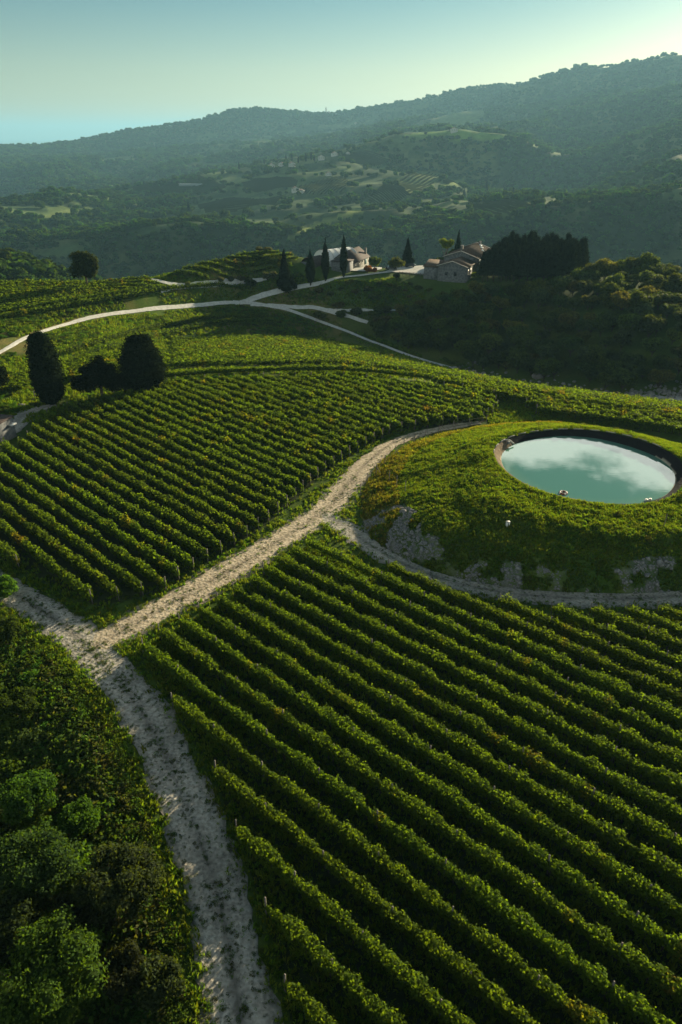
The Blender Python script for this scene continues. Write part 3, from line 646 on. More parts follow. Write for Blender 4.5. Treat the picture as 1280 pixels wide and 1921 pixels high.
def vine_row(p0, p1, name, label, group, per_m, leaf, seed, autumn=0.0, hgt=1.85, wid=0.42, posts=0, curve=None, gaps=0.04, stems=True, cat='vine row'):
    r_ = np.random.default_rng(seed)
    path = np.array([p0, p1]) if curve is None else curve
    seg = np.linalg.norm(np.diff(path, axis=0), axis=1); cum = np.concatenate([[0], np.cumsum(seg)]); Ltot = cum[-1]
    if Ltot < 2.5: return None
    def pos(t): return np.stack([np.interp(t, cum, path[:, 0]), np.interp(t, cum, path[:, 1])], 1)
    def vig(t):   # how lush each vine is along the row
        u = np.asarray(t) / 1.1
        v = 0.60 + 0.82 * (vnoise(u * 1.15, seed + 0.5 + u * 0, 13) - 0.12) - 0.14 * np.abs(np.sin(u * math.pi)) + 0.3 * (vnoise(u / 4, seed + 7.5 + u * 0, 14) - 0.5)
        v = np.where(vnoise(u / 2.2, seed + 3.5 + u * 0, 15) < gaps * 2.0, v * 0.42, v)
        return v * sstep(-0.3, 0.9, np.asarray(t)) * sstep(-0.3, 0.9, Ltot - np.asarray(t)) + 0.05
    n = int(Ltot * per_m)
    t = r_.uniform(0, Ltot, n); th = r_.uniform(0, 2 * math.pi, n) 
    g = vig(t); rad = r_.uniform(0.45, 1.15, n) ** 0.6 + 0.52 * (vnoise(t * 2.6, th * 1.8 + seed, 17) - 0.4)
    c = pos(t); d = pos(t + 0.05) - pos(t - 0.05); 
    d = np.where(np.linalg.norm(d, axis=1)[:, None] > 1e-6, d / (np.linalg.norm(d, axis=1)[:, None] + 1e-9), (path[-1] - path[0]) / Ltot)
    nx_, ny_ = d[:, 1], -d[:, 0]
    zc_, zr = hgt * 0.60, hgt * 0.42
    off = np.cos(th) * wid * g * rad + 0.14 * (vnoise(t / 2.3, seed * 1.7 + t * 0, 18) - 0.5)
    zz = zc_ * (0.80 + 0.22 * g) + np.sin(th) * zr * np.clip(g, 0.3, 1.4) * rad
    sh = r_.random(n) < 0.11; zz = np.where(sh, zz + r_.uniform(0, 0.4, n) * (np.sin(th) > 0.3), zz)
    x, y = c[:, 0] + nx_ * off, c[:, 1] + ny_ * off
    gz = h(c[:, 0], c[:, 1])
    Pn = np.stack([x, y, gz + zz], 1); Nn = np.stack([nx_ * np.cos(th), ny_ * np.cos(th), np.sin(th) * 0.8 + 0.35], 1)
    base = G_VINE * (0.72 + 0.6 * r_.random((n, 1)))
    tn = vnoise(t / 1.6, seed + 11.5 + t * 0, 19); a1 = sstep(0.74 - autumn, 1.0 - autumn * 0.5, tn + 0.22 * (r_.random(n) - 0.5))[:, None]
    tgt = np.where((vnoise(t / 3, seed + 2.5 + t * 0, 20) > 0.66)[:, None], R_VINE, Y_VINE)
    colr = base * (1 - 0.75 * a1) + tgt * 0.75 * a1
    v, f, cc = cards(Pn, Nn, leaf, colr)
    # inner hull added to block light, coloured darker than the leaves
    m = max(3, int(Ltot / 0.55)); tt = np.linspace(0.15, Ltot - 0.15, m); gg = vig(tt); cp = pos(tt); gz2 = h(cp[:, 0], cp[:, 1])
    dd = np.gradient(cp, axis=0); dd /= np.linalg.norm(dd, axis=1)[:, None]; K = 7; hv = []
    for k in range(K):
        a = 2 * math.pi * k / K; rr = 0.60 * gg * (0.85 + 0.3 * r_.random(m)); taper = np.ones(m); taper[0] = taper[-1] = 0.05
        o = math.cos(a) * wid * rr * taper + 0.14 * (vnoise(tt / 2.3, seed * 1.7 + tt * 0, 18) - 0.5); z = zc_ * (0.86 + 0.16 * gg) + math.sin(a) * zr * 0.95 * rr * taper
        hv.append(np.stack([cp[:, 0] + dd[:, 1] * o, cp[:, 1] - dd[:, 0] * o, gz2 + z], 1))
    hv = np.stack(hv, 1).reshape(-1, 3); ii, jj = np.meshgrid(np.arange(m - 1), np.arange(K), indexing='ij')
    hf = np.stack([ii * K + jj, ii * K + (jj + 1) % K, (ii + 1) * K + (jj + 1) % K, (ii + 1) * K + jj], -1).reshape(-1, 4)
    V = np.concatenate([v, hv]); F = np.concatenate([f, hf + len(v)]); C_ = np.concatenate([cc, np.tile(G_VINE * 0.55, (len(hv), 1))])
    org = np.array([path[0][0], path[0][1], float(gz2[0])])
    root = thing('vine_row', label, cat, tuple(org), 0, group)
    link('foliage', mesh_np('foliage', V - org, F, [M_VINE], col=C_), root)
    if stems:
        sp = 1.1; ts = np.arange(0.5, Ltot, sp); q = pos(ts) + r_.normal(0, .05, (len(ts), 2)); zq = h(q[:, 0], q[:, 1]); w = 0.05
        sv, sf = [], []
        for i, (a, zb) in enumerate(zip(q, zq)):
            e = r_.normal(0, 0.06, 2)
            for (ox, oy) in ((-w, -w), (w, -w), (w, w), (-w, w)): sv.append((a[0] + ox, a[1] + oy, zb - 0.05))
            for (ox, oy) in ((-w, -w), (w, -w), (w, w), (-w, w)): sv.append((a[0] + e[0] + ox * .7, a[1] + e[1] + oy * .7, zb + 0.9))
            b = i * 8; sf += [(b, b + 1, b + 5, b + 4), (b + 1, b + 2, b + 6, b + 5), (b + 2, b + 3, b + 7, b + 6), (b + 3, b, b + 4, b + 7)]
        link('vine_stems', mesh_np('vine_stems', np.array(sv) - org, np.array(sf), [M_BARK]), root, kind='stuff')
    if posts:
        for tp in ([0.1, Ltot - 0.1] if posts >= 900 else np.arange(0.1, Ltot, posts)):
            a = pos(np.array([tp]))[0]; z = hz(*a)
            o = link('post', POST_ME, root, loc=(a[0] - org[0], a[1] - org[1], z - org[2]))
            o.rotation_euler = (r_.normal(0, .03), r_.normal(0, .03), r_.uniform(0, 3))
    return root
POST_ME = MB().box(-0.05, 0.05, -0.05, 0.05, -0.2, 1.98).mesh('post', M_POST)

def clip_line(poly, p, d):
    """pieces of the line p+t*d inside the polygon"""
    ts = []
    n = len(poly)
    for i in range(n):
        a, b = np.array(poly[i]), np.array(poly[(i + 1) % n]); e = b - a
        den = d[0] * e[1] - d[1] * e[0]
        if abs(den) < 1e-9: continue
        w = a - p; t = (w[0] * e[1] - w[1] * e[0]) / den; s = (w[0] * d[1] - w[1] * d[0]) / den
        if 0 <= s < 1: ts.append(t)
    ts.sort(); return [(p + d * ts[i], p + d * ts[i + 1]) for i in range(0, len(ts) - 1, 2)]
def ordinal(n):
    return f"{n}{'th' if 10 <= n % 100 <= 20 else {1: 'st', 2: 'nd', 3: 'rd'}.get(n % 10, 'th')}"
def rows_in(poly, az, spacing, n0, n1):
    a = math.radians(az); d = np.array([math.sin(a), math.cos(a)]); nrm = np.array([-math.cos(a), math.sin(a)])
    out = []; k = n0
    while k < n1:
        for s, e in clip_line(poly, nrm * k, d): out.append((s, e))
        k += spacing
    return out
def visible(pts, marg=60):
    pts = np.atleast_2d(pts); z = h(pts[:, 0], pts[:, 1]) + 1; dep = pts[:, 1] * cP - (z - CAM_H) * sP
    ok = dep > 2; x, y = proj(pts[:, 0], pts[:, 1], z)
    return np.any(ok & (x > -marg) & (x < 1280 + marg) & (y > -marg) & (y < 1921 + marg * 2))
def trim(s, e, marg=90):
    t = np.linspace(0, 1, 80); q = s + (e - s) * t[:, None]; z = h(q[:, 0], q[:, 1]) + 1
    dep = q[:, 1] * cP - (z - CAM_H) * sP; x, y = proj(q[:, 0], q[:, 1], z)
    ok = np.where((dep > 2) & (x > -marg) & (x < 1280 + marg) & (y > -marg) & (y < 1921 + 150))[0]
    return None if len(ok) == 0 else (s + (e - s) * t[ok[0]], s + (e - s) * t[ok[-1]])

cnt = 0
NVR = [q for q in (trim(s, e) for s, e in rows_in(NV_POLY, 131.0, 2.52, 14.6, 90)) if q is not None]
for i, (s, e) in enumerate(NVR):
    vine_row(s, e, 'vine_row', f'{ordinal(i + 1)} vine row of the nearest vineyard, counted up from the bottom of the track', 'vine rows of the nearest vineyard', 225, 0.165, 100 + i, autumn=-0.03, posts=6.0, gaps=0.07)
V1R = [q for q in (trim(s, e, 40) for s, e in rows_in(V1_POLY, 133.0, 2.33, 21.6, 130)) if q is not None]
for i, (s, e) in enumerate(V1R):
    far_ = i / max(1, len(V1R))
    vine_row(s, e, 'vine_row', f'{ordinal(i + 1)} vine row of the left vineyard, counted from the track fork, tinged yellow', 'vine rows of the left vineyard', 115 - 45 * far_, 0.235 + 0.06 * far_, 300 + i, autumn=0.0 + 0.05 * far_, posts=900, gaps=0.07, wid=0.50)
# rows that follow the brow of the hill, across the others
BR = [[(300, 712), (400, 703), (500, 700), (640, 700), (760, 709), (880, 725), (1000, 745), (1130, 762), (1300, 787), (1420, 805)],
      [(940, 757), (1050, 767), (1150, 777), (1300, 800), (1420, 818)],
      [(860, 745), (960, 751), (1130, 775), (1300, 799), (1420, 815)],
      [(330, 722), (420, 713), (520, 710)]]
for i, (pl, o) in enumerate([(BR[0], 0), (BR[0], -2.3), (BR[0], -4.6), (BR[0], -7.0), (BR[0], -9.4)]):
    c = catmull([P(*q, 0) for q in pl], 2.0)
    if i == 2: c = c[[k for k in range(len(c)) if c[k][0] > 26]]
    if i == 1: c = c[[k for k in range(len(c)) if c[k][0] > 18 or c[k][0] < -8]]; 
    t = np.gradient(c, axis=0); t /= np.linalg.norm(t, axis=1)[:, None]; c = c + np.stack([-t[:, 1], t[:, 0]], 1) * o
    if i == 1: c = c[c[:, 0] > 18]
    if i >= 3: c = c[c[:, 0] > 24 + 3 * i]
    vine_row(None, None, 'vine_row', ['long vine row along the brow where the left vineyard meets the far slope', 'shorter vine row just below the brow row, behind the pond bank', 'third vine row below the brow, behind the pond bank', 'fourth vine row below the brow, behind the pond bank', 'vine row nearest the grassy back of the pond bank'][i], 'vine rows along the brow', 90, 0.28, 420 + i, autumn=0.1, curve=c, posts=900, gaps=0.03, wid=0.6, hgt=2.0)
V2R = rows_in(V2_POLY, 52.0, 2.25, -400, 400)
k = 0
for s, e in V2R:
    if not visible(np.array([s, (s + e) / 2, e])) or np.linalg.norm(e - s) < 3: continue
    vine_row(s, e, 'vine_row', f'{ordinal(k + 1)} vine row from the right on the bright slope between brow and lane', 'vine rows on the slope beyond the brow', 48, 0.36, 500 + k, autumn=0.04, gaps=0.02, stems=False, wid=0.62, posts=0); k += 1

# ------------------------------------------------------------------ vineyards farther off
def field_rows(pxpoly, az, spacing, label, group, per_m, leaf, seed, autumn=0.03, hgt=1.8, wid=0.6):
    poly = [at(*q) for q in pxpoly]; k = 0
    for s, e in rows_in(poly, az, spacing, -500, 500):
        if np.linalg.norm(e - s) < 4: continue
        m = max(2, int(np.linalg.norm(e - s) / 6)); c = s + (e - s) * np.linspace(0, 1, m)[:, None]
        vine_row(None, None, 'vine_row', f'{ordinal(k + 1)} {label}', group, per_m, leaf, seed + k, autumn=autumn, curve=c, gaps=0.01, stems=False, wid=wid, hgt=hgt); k += 1
field_rows([(312, 524), (345, 508), (400, 491), (455, 474), (500, 474), (548, 481), (565, 492), (530, 506), (490, 518), (440, 527), (380, 529)], 62, 2.6, 'vine row up the rounded hill left of the farm cypresses, counted from its foot', 'vine rows on the rounded hill', 24, 0.44, 700)
field_rows([(-40, 533), (60, 531), (170, 533), (265, 526), (300, 535), (305, 545), (240, 556), (180, 566), (90, 578), (-40, 592)], 72, 2.5, 'vine row of the upper left vineyard by the lone tree, counted from the front', 'vine rows of the upper left vineyard', 26, 0.44, 800)
field_rows([(105, 690), (215, 670), (320, 668), (325, 690), (250, 712), (110, 722)], 78, 2.4, 'vine row behind the dark pine and cypresses, counted from the front', 'vine rows behind the cypresses', 40, 0.36, 900)
field_rows([(-40, 712), (50, 706), (58, 735), (-40, 742)], 80, 2.4, 'short vine row left of the tall dark cypress, counted from the front', 'vine rows left of the tall cypress', 40, 0.36, 950)
TERR = [([(-40, 610), (60, 592), (150, 575), (240, 562), (330, 545), (420, 540), (470, 538)], 'vine row along the terrace edge above the pale lane'),
        ([(120, 668), (200, 643), (280, 620), (360, 606), (420, 601), (500, 598)], 'curving vine row on the terrace under the pale lane'),
        ([(160, 675), (230, 653), (300, 632), (370, 617), (430, 609), (520, 606)], 'lower curving vine row on the terrace under the lane, above the shaded slope'),
        ([(-40, 600), (60, 583), (150, 568), (230, 556), (310, 545)], 'vine row below the upper left vineyard on the terrace')]
for i, (pl, lb) in enumerate(TERR):
    vine_row(None, None, 'vine_row', lb, 'terrace vine rows', 55, 0.34, 980 + i, curve=catmull([at(*q) for q in pl], 3), stems=False, wid=0.75, hgt=2.0, gaps=0.03)

# ------------------------------------------------------------------ trees
def crown_cards(lobes, n, leaf, col, var=0.5, spread=0.6, seed=0, fill=0.35):
    r_ = np.random.default_rng(seed); w = np.array([l[3] ** 2 for l in lobes]); w /= w.sum()
    k = r_.choice(len(lobes), n, p=w); L_ = np.array([(l[0], l[1], l[2], l[3], l[4] if len(l) > 4 else l[3]) for l in lobes])[k]
    d = r_.normal(0, 1, (n, 3)); d /= np.linalg.norm(d, axis=1)[:, None]
    rad = 1 - fill * r_.random(n) ** 1.5
    # uneven surface: knots of leaves with gaps between them
    kn = vnoise(d[:, 0] * 2.4 + k * 3.1, d[:, 1] * 2.4 + d[:, 2] * 2.7, 33); rad *= 0.78 + 0.4 * kn
    Pn = L_[:, :3] + d * rad[:, None] * L_[:, [3, 3, 4]]
    c = np.array(col) * (1 - var / 2 + var * r_.random((n, 1))) * (0.85 + 0.3 * vnoise(k * 1.7, k * 0.3, 35))[:, None]
    return cards(Pn, d + np.array([0, 0, 0.25]), leaf, c, spread=spread)
def blob_hull(lobes, col, k=0.7, sub=2):
    V, F, C_ = [], [], []; n0 = 0
    ph = (1 + 5 ** .5) / 2
    iv = np.array([(-1, ph, 0), (1, ph, 0), (-1, -ph, 0), (1, -ph, 0), (0, -1, ph), (0, 1, ph), (0, -1, -ph), (0, 1, -ph), (ph, 0, -1), (ph, 0, 1), (-ph, 0, -1), (-ph, 0, 1)], float)
    iv /= np.linalg.norm(iv[0])
    it = np.array([(0, 11, 5), (0, 5, 1), (0, 1, 7), (0, 7, 10), (0, 10, 11), (1, 5, 9), (5, 11, 4), (11, 10, 2), (10, 7, 6), (7, 1, 8), (3, 9, 4), (3, 4, 2), (3, 2, 6), (3, 6, 8), (3, 8, 9), (4, 9, 5), (2, 4, 11), (6, 2, 10), (8, 6, 7), (9, 8, 1)])
    for _ in range(sub - 1):
        nv, nt, mid = list(map(tuple, iv)), [], {}
        def md(a, b):
            key = (min(a, b), max(a, b))
            if key not in mid:
                m = (np.array(nv[a]) + np.array(nv[b])) / 2; nv.append(tuple(m / np.linalg.norm(m))); mid[key] = len(nv) - 1
            return mid[key]
        for a, b, c in it:
            x, y, z = md(a, b), md(b, c), md(c, a); nt += [(a, x, z), (b, y, x), (c, z, y), (x, y, z)]
        iv, it = np.array(nv), np.array(nt)
    for l in lobes:
        rz_ = l[4] if len(l) > 4 else l[3]
        j = 0.85 + 0.3 * vnoise(iv[:, 0] * 2 + l[0], iv[:, 1] * 2 + iv[:, 2] * 2 + l[2], 37)
        V.append(np.array(l[:3]) + iv * np.array([l[3], l[3], rz_]) * k * j[:, None]); F.append(it + n0); n0 += len(iv)
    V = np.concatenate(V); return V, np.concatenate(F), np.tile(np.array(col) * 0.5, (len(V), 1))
def crown_mesh(name, lobes, n, leaf, col, mat, hull=0.68, **kw):
    if mat is M_CYP: n = int(n * 1.8); leaf *= .8; hull *= .9
    v, f, c = crown_cards(lobes, n, leaf, col, **kw)
    if hull:
        hv, hf, hc = blob_hull(lobes, col, hull)
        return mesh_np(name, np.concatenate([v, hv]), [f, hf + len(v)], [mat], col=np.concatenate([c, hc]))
    return mesh_np(name, v, f, [mat], col=c)
def make_tree(name, label, cat, lobes, n, leaf, col, mat, trunk, limbs=(), loc=(0, 0, 0), rz=0, group=None, **kw):
    t = thing(name, label, cat, loc, rz, group)
    link('crown', crown_mesh('crown', lobes, n, leaf, col, mat, **kw), t)
    mb = MB(); mb.tube(*trunk, n=7)
    for l in limbs: mb.tube(*l, n=5)
    mb.build('trunk', M_BARK, t); return t
def rlobes(R, Hc, n, seed, rl=0.5, sq=0.85):
    r_ = random.Random(seed); out = [(0, 0, Hc, R * 0.62, R * 0.62 * sq)]
    for i in range(n):
        a = i * 2.4 + r_.uniform(-.3, .3); e = r_.uniform(-0.35, 0.95); q = R * r_.uniform(0.5, 0.68)
        out.append((math.cos(a) * q * math.cos(e), math.sin(a) * q * math.cos(e), Hc + q * math.sin(e) * sq, R * rl * r_.uniform(0.75, 1.15) * 0.8, R * rl * r_.uniform(0.7, 1.0) * 0.72))
    return out
def limbs_for(Hc, R, n, seed, h0):
    r_ = random.Random(seed); out = []
    for i in range(n):
        a = i * 2.4 + r_.uniform(-.4, .4); e = R * r_.uniform(0.5, 0.8)
        out.append(([(0, 0, h0), (math.cos(a) * e * .4, math.sin(a) * e * .4, (h0 + Hc) / 2), (math.cos(a) * e, math.sin(a) * e, Hc + r_.uniform(-.1, .4) * R)], [0.035 * R + 0.05, 0.025 * R + .03, 0.02]))
    return out
DARK = (0.022, 0.036, 0.015); CYP = (0.013, 0.021, 0.010)
def column_lobes(H, R, seed, n=20, zb=0.8, shape=None):
    r_ = random.Random(seed); out = []
    for i in range(n):
        u = (i + 0.5) / n; s = (shape or (lambda u: math.sin(min(1, (u + .10) / .45) * math.pi / 2) * (1 - max(0, u - .35) ** 1.7 * 2.0)))(u)
        rr = max(0.22, R * s); out.append((r_.uniform(-.12, .12) * rr, r_.uniform(-.12, .12) * rr, zb + (H - zb) * u, rr * 0.95, (H - zb) / n * 1.5 + rr * 0.3))
        for k in range(4):
            a = r_.uniform(0, 6.28); out.append((math.cos(a) * rr * .45, math.sin(a) * rr * .45, zb + (H - zb) * (u + r_.uniform(-.05, .05)), rr * r_.uniform(.5, .72), (H - zb) / n * r_.uniform(1.6, 2.6)))
    return out
# the three dark evergreens beside the left vineyard
p = P(97, 752); x, y = p
make_tree('cypress_tree', 'tall dark column cypress standing at the far corner of the left vineyard', 'tree', column_lobes(13.0, 3.0, 1, shape=lambda u: 0.55 + 0.5 * math.sin(min(1, u * 2.2 + .15) * math.pi / 2) - 0.75 * max(0, u - .55) ** 1.3 * 1.3), 9000, 0.42, CYP, M_CYP, ([(0, 0, -.3), (0, 0, 6)], [0.45, 0.3]), loc=(x, y, hz(x, y)), rz=0.4, hull=0.82)
x, y = P(192, 742)
lb = [(-1.2, 0.4, 4.2, 2.6, 1.6), (1.6, -0.3, 4.4, 2.5, 1.5), (0, 0, 6.3, 2.0, 1.3), (-3.9, 0, 3.2, 1.7, 1.1), (3.9, 0.2, 3.4, 1.8, 1.2), (0.3, 1, 7.3, 1.0, .8), (-2.4, 0, 5.5, 1.4, .9), (2.3, .3, 5.8, 1.3, .9), (-4.6, .5, 2.2, 1.4, 1.1), (4.6, .3, 2.3, 1.4, 1.2), (-2.6, 0, 2.4, 1.9, 1.3), (2.7, 0, 2.5, 1.9, 1.3), (0.2, .4, 3.2, 2.0, 1.4)]
make_tree('pine_tree', 'low spreading dark pine between the tall cypress and the round cypress', 'tree', lb, 5200, 0.38, CYP, M_CYP, ([(0, 0, -.3), (0.1, 0, 2.5), (0, 0, 6)], [0.32, 0.26, 0.1]), limbs=[([(0, 0, 1.8), (-2, .2, 3), (-3.9, 0, 3.3)], [.15, .1, .04]), ([(0, 0, 2), (2, .1, 3.1), (3.9, .2, 3.5)], [.15, .1, .04])], loc=(x, y, hz(x, y)), hull=0.7)
x, y = P(272, 733)
make_tree('cypress_tree', 'broad dark bushy cypress at the upper left end of the left vineyard', 'tree', column_lobes(10.6, 4.3, 5, shape=lambda u: 0.78 + 0.3 * math.sin(min(1, u * 2.4) * math.pi / 2) - 0.9 * max(0, u - .45) ** 1.15) + [(-2.2, 0, 3.0, 2.6, 2.4), (2.6, 0, 3.4, 2.6, 2.6), (3.1, .3, 6.2, 1.8, 1.6), (-2.6, 0, 6.4, 1.7, 1.6)], 11000, 0.44, CYP, M_CYP, ([(0, 0, -.3), (0, 0, 5)], [0.45, 0.3]), loc=(x, y, hz(x, y)), hull=0.80)
x, y = P(-6, 752)
make_tree('evergreen_tree', 'dark evergreen cut by the left edge, behind the stone shed', 'tree', rlobes(3.6, 5.2, 9, 8), 4200, 0.4, CYP, M_CYP, ([(0, 0, -.3), (0, 0, 5)], [0.3, 0.15]), loc=(x, y, hz(x, y)), hull=0.75)
# lone round tree on the upper left vineyard
x, y = at(165, 541)
make_tree('round_tree', 'lone dark round-headed tree standing in the upper left vineyard', 'tree', [(0, 0, 7.6, 3.6, 3.2), (-2.2, 0, 5.6, 2.6, 2.3), (2.2, .4, 8.6, 2.4, 1.8), (-1.4, 0, 9.6, 2.4, 1.7), (1.6, 0, 5.2, 2.3, 2.0), (3.2, 0, 7.0, 1.5, 1.4), (0.6, 0, 10.2, 1.8, 1.2)], 4600, 0.5, (0.028, 0.042, 0.014), M_TREE, ([(0, 0, -.3), (0, 0, 3), (0, 0, 7)], [0.4, 0.32, 0.15]), limbs=limbs_for(7, 3, 5, 4, 2.8), loc=(x, y, hz(x, y)), hull=0.72)
# farm cypresses
for i, (px, py, H_, R_, lab) in enumerate([(535, 545, 13.2, 2.6, 'widest dark cypress of the four by the drive, leftmost'), (583, 536, 12.0, 1.75, 'stout dark cypress by the drive in front of the white barrel-roofed shed, left'), (611, 528, 13.8, 1.55, 'slim dark cypress by the drive across the white barrel-roofed shed'), (645, 521, 13.8, 1.45, 'slimmest pointed cypress by the drive, in front of the brown-roofed barn')]):
    x, y = at(px, py)
    sh = (lambda u: 1.15 - 1.05 * u ** 1.3) if i == 0 else None
    make_tree('cypress_tree', lab, 'tree', column_lobes(H_, R_, 20 + i, zb=0.6 if i == 0 else 1.6, shape=sh) + ([(2.6, 0, 2.6, 1.6, 2.2), (-1.6, 0, 2.4, 1.8, 2.2), (3.6, 0, 1.6, 1.2, 1.6)] if i == 0 else []), 3400, 0.5, CYP, M_CYP, ([(0, 0, -.3), (0, 0, 5)], [0.3, 0.2]), loc=(x, y, hz(x, y)), hull=0.84, group='cypresses along the farm drive')
def at_tree(px, py, H, R, name, label, col, n=1500, leaf=0.45, seed=1, group=None, mat=None, conifer=False, z=None):
    x, y = at(px, py)
    if conifer: lobes = column_lobes(H, R, seed, zb=1.0, shape=lambda u: 1.05 - u * 0.98)
    else: lobes = rlobes(R, H - R * 0.95, 8, seed)
    return make_tree(name, label, 'tree', lobes, n, leaf, col, mat or (M_CYP if conifer else M_TREE), ([(0, 0, -.3), (0, 0, H * .35), (0, 0, H * .7)], [0.05 * H * .5 + .05, 0.04 * H * .4 + .04, 0.05]), limbs=() if conifer else limbs_for(H - R, R, 4, seed, H * .25), loc=(x, y, hz(x, y)), hull=0.78 if conifer else 0.62, group=group)
at_tree(764, 497, 10.5, 3.0, 'fir_tree', 'dark conical fir at the back edge of the chalk farmyard', CYP, seed=31, conifer=True)
at_tree(743, 508, 6.4, 3.6, 'round_tree', 'yellow-green round tree beside the parked car in the farmyard', (0.09, 0.12, 0.02), seed=32)
at_tree(703, 505, 5.2, 2.8, 'round_tree', 'small green round tree right of the brown-roofed barn', (0.055, 0.085, 0.018), seed=33)
at_tree(834, 497, 11.0, 3.2, 'lime_tree', 'yellow-green tall tree behind the left end of the farmhouse', (0.10, 0.13, 0.02), seed=34)
at_tree(857, 494, 12.0, 2.8, 'fir_tree', 'dark pointed fir rising behind the farmhouse roof', CYP, seed=35, conifer=True)
at_tree(852, 492, 6.6, 2.6, 'round_tree', 'dark leafy tree squeezed between fir and farmhouse roof', (0.035, 0.055, 0.016), seed=36)
at_tree(824, 500, 4.0, 2.2, 'round_tree', 'low grey-green tree against the back of the farmhouse annex', (0.06, 0.08, 0.035), seed=37)
at_tree(744, 525, 2.8, 1.4, 'round_bush', 'clipped dark round bush below the wooden farmyard fence', (0.02, 0.03, 0.014), seed=38, n=700, leaf=.35)
at_tree(690, 513, 3.4, 1.9, 'copper_bush', 'rust and orange leaved bush in front of the barn apron', (0.17, 0.07, 0.02), seed=39, n=900, leaf=.35)
at_tree(703, 513, 2.4, 1.3, 'copper_bush', 'smaller orange bush right beside the bigger copper bush', (0.22, 0.09, 0.02), seed=40, n=600, leaf=.35)
at_tree(893, 521, 2.6, 2.4, 'bright_bush', 'bright green bush at the right corner of the farmhouse', (0.13, 0.19, 0.02), seed=41, n=900, leaf=.4)  # leaf colour brighter than the other farm bushes
at_tree(470, 540, 4.6, 2.7, 'round_tree', 'dark green bush-like tree below the rounded hill, right of the grey olives', (0.03, 0.05, 0.016), seed=42)
for i, (px, py, s, lb) in enumerate([(502, 527, 2.2, 'grey-green olive tree nearest the widest cypress'), (513, 524, 1.9, 'grey-green olive tree just behind the widest cypress'), (452, 529, 1.5, 'right olive of the small grey row beside the hill path'), (434, 530, 1.4, 'middle olive of the small grey row beside the hill path'), (414, 531, 1.5, 'left olive of the small grey row beside the hill path'), (353, 537, 1.0, 'tiny olive by the bend of the hill path'), (374, 537, 0.9, 'tiny olive right of the hill path bend'), (487, 473, 1.6, 'left olive on the crest of the rounded hill'), (503, 475, 1.8, 'right olive on the crest of the rounded hill')]):
    at_tree(px, py, s * 1.75, s, 'olive_tree', lb, (0.085, 0.10, 0.065), seed=50 + i, n=500, leaf=.4, group='olive trees around the rounded hill')

# the pine grove behind the farmhouse
proto = []
for k in range(3):
    H_ = 9.6 + k * 0.5
    lobes = [(random.uniform(-.3, .3), random.uniform(-.3, .3), H_ * u, 2.5 * (1.05 - (u - .30) * 1.0), 1.3) for u in (.33, .42, .52, .62, .72, .82, .92, .99)]
    proto.append(make_tree('grove_pine', 'x', 'tree', lobes, 1500, 0.42, CYP, M_CYP, ([(0, 0, -.5), (0, 0, H_ * .6)], [0.17, 0.1]), group='pines of the dark grove', hull=0.85))
gl_ = at(905, 528); gr_ = at(1070, 530)
used = 0
gdir = (gr_ - gl_); glen = np.linalg.norm(gdir); gdir /= glen; gn = np.array([-gdir[1], gdir[0]])
labs = ['dark pine in the front line of the grove right of the farmhouse, bare trunk below', 'dark pine inside the grove right of the farmhouse', 'dark pine in the back line of the grove, tip against the valley']
for rrow in range(6):
    for k in range(15):
        q = gl_ + gdir * (k * glen / 14 + random.uniform(-.5, .5)) + gn * (rrow * 4.6 + random.uniform(-.6, .6))
        if rrow > 2 and k < 2: q = q + gdir * 1.0
        if rrow in (3,) and k < 12: continue
        lab = f"{ordinal(k + 1)} dark pine from the farmhouse in the {['front', 'second', 'third', 'fourth', 'fifth', 'back'][rrow]} line of the grove"
        pr = proto[(k * 7 + rrow * 3) % 3]; loc = (q[0], q[1], hz(*q)); sc = random.uniform(.9, 1.08) * (1.0 if rrow < 3 else 1.08)
        if used < 3:
            proto[used].location = loc; proto[used]['label'] = lab; used += 1
        else: copy_thing(pr, loc, random.uniform(0, 6.28), sc, lab)

# the wood on the slope below the grove
wp = []
TONES = [(0.055, 0.080, 0.018), (0.075, 0.095, 0.020), (0.040, 0.062, 0.018), (0.095, 0.095, 0.025), (0.05, 0.07, 0.03)]
for k in range(6):
    R = 3.3; t = make_tree('woodland_tree', 'x', 'tree', rlobes(R, 3.6, 9, 60 + k, rl=.55), 1500, 0.42, TONES[k % 5], M_TREE, ([(0, 0, -1.5), (0, 0, 3)], [0.2, 0.1]), limbs=limbs_for(3.4, R, 4, k, 1.2), group='trees of the wood below the pine grove', hull=0.66)
    wp.append(t)
WOOD = [at(*q) for q in [(600, 590), (690, 600), (790, 585), (870, 562), (940, 555), (1030, 548), (1080, 540), (1100, 522), (1180, 512), (1290, 516), (1420, 520), (1460, 760), (1290, 742), (1180, 738), (1100, 733), (1000, 720), (930, 705), (860, 680), (800, 668), (700, 632)]]
WA = np.array(WOOD); x0, x1, y0, y1 = WA[:, 0].min(), WA[:, 0].max(), WA[:, 1].min(), WA[:, 1].max()
cand = []
gxs = np.arange(x0, x1, 4.6); gys = np.arange(y0, y1, 4.7)
for gx in gxs:
    for gy in gys:
        q = (gx + random.uniform(-2.2, 2.2), gy + random.uniform(-2.2, 2.2)); cand.append(q)
cand = np.array(cand); m = polyin(WOOD, cand[:, 0], cand[:, 1]); cand = cand[m]
zc_ = h(cand[:, 0], cand[:, 1]); pxx, pyy = proj(cand[:, 0], cand[:, 1], zc_ + 3); ok = (pxx > -20) & (pxx < 1320)
cand = cand[ok & road_clear(cand[:, 0], cand[:, 1], 3.5)]
o_ = np.argsort(np.hypot(cand[:, 0], cand[:, 1])); cand = cand[o_]
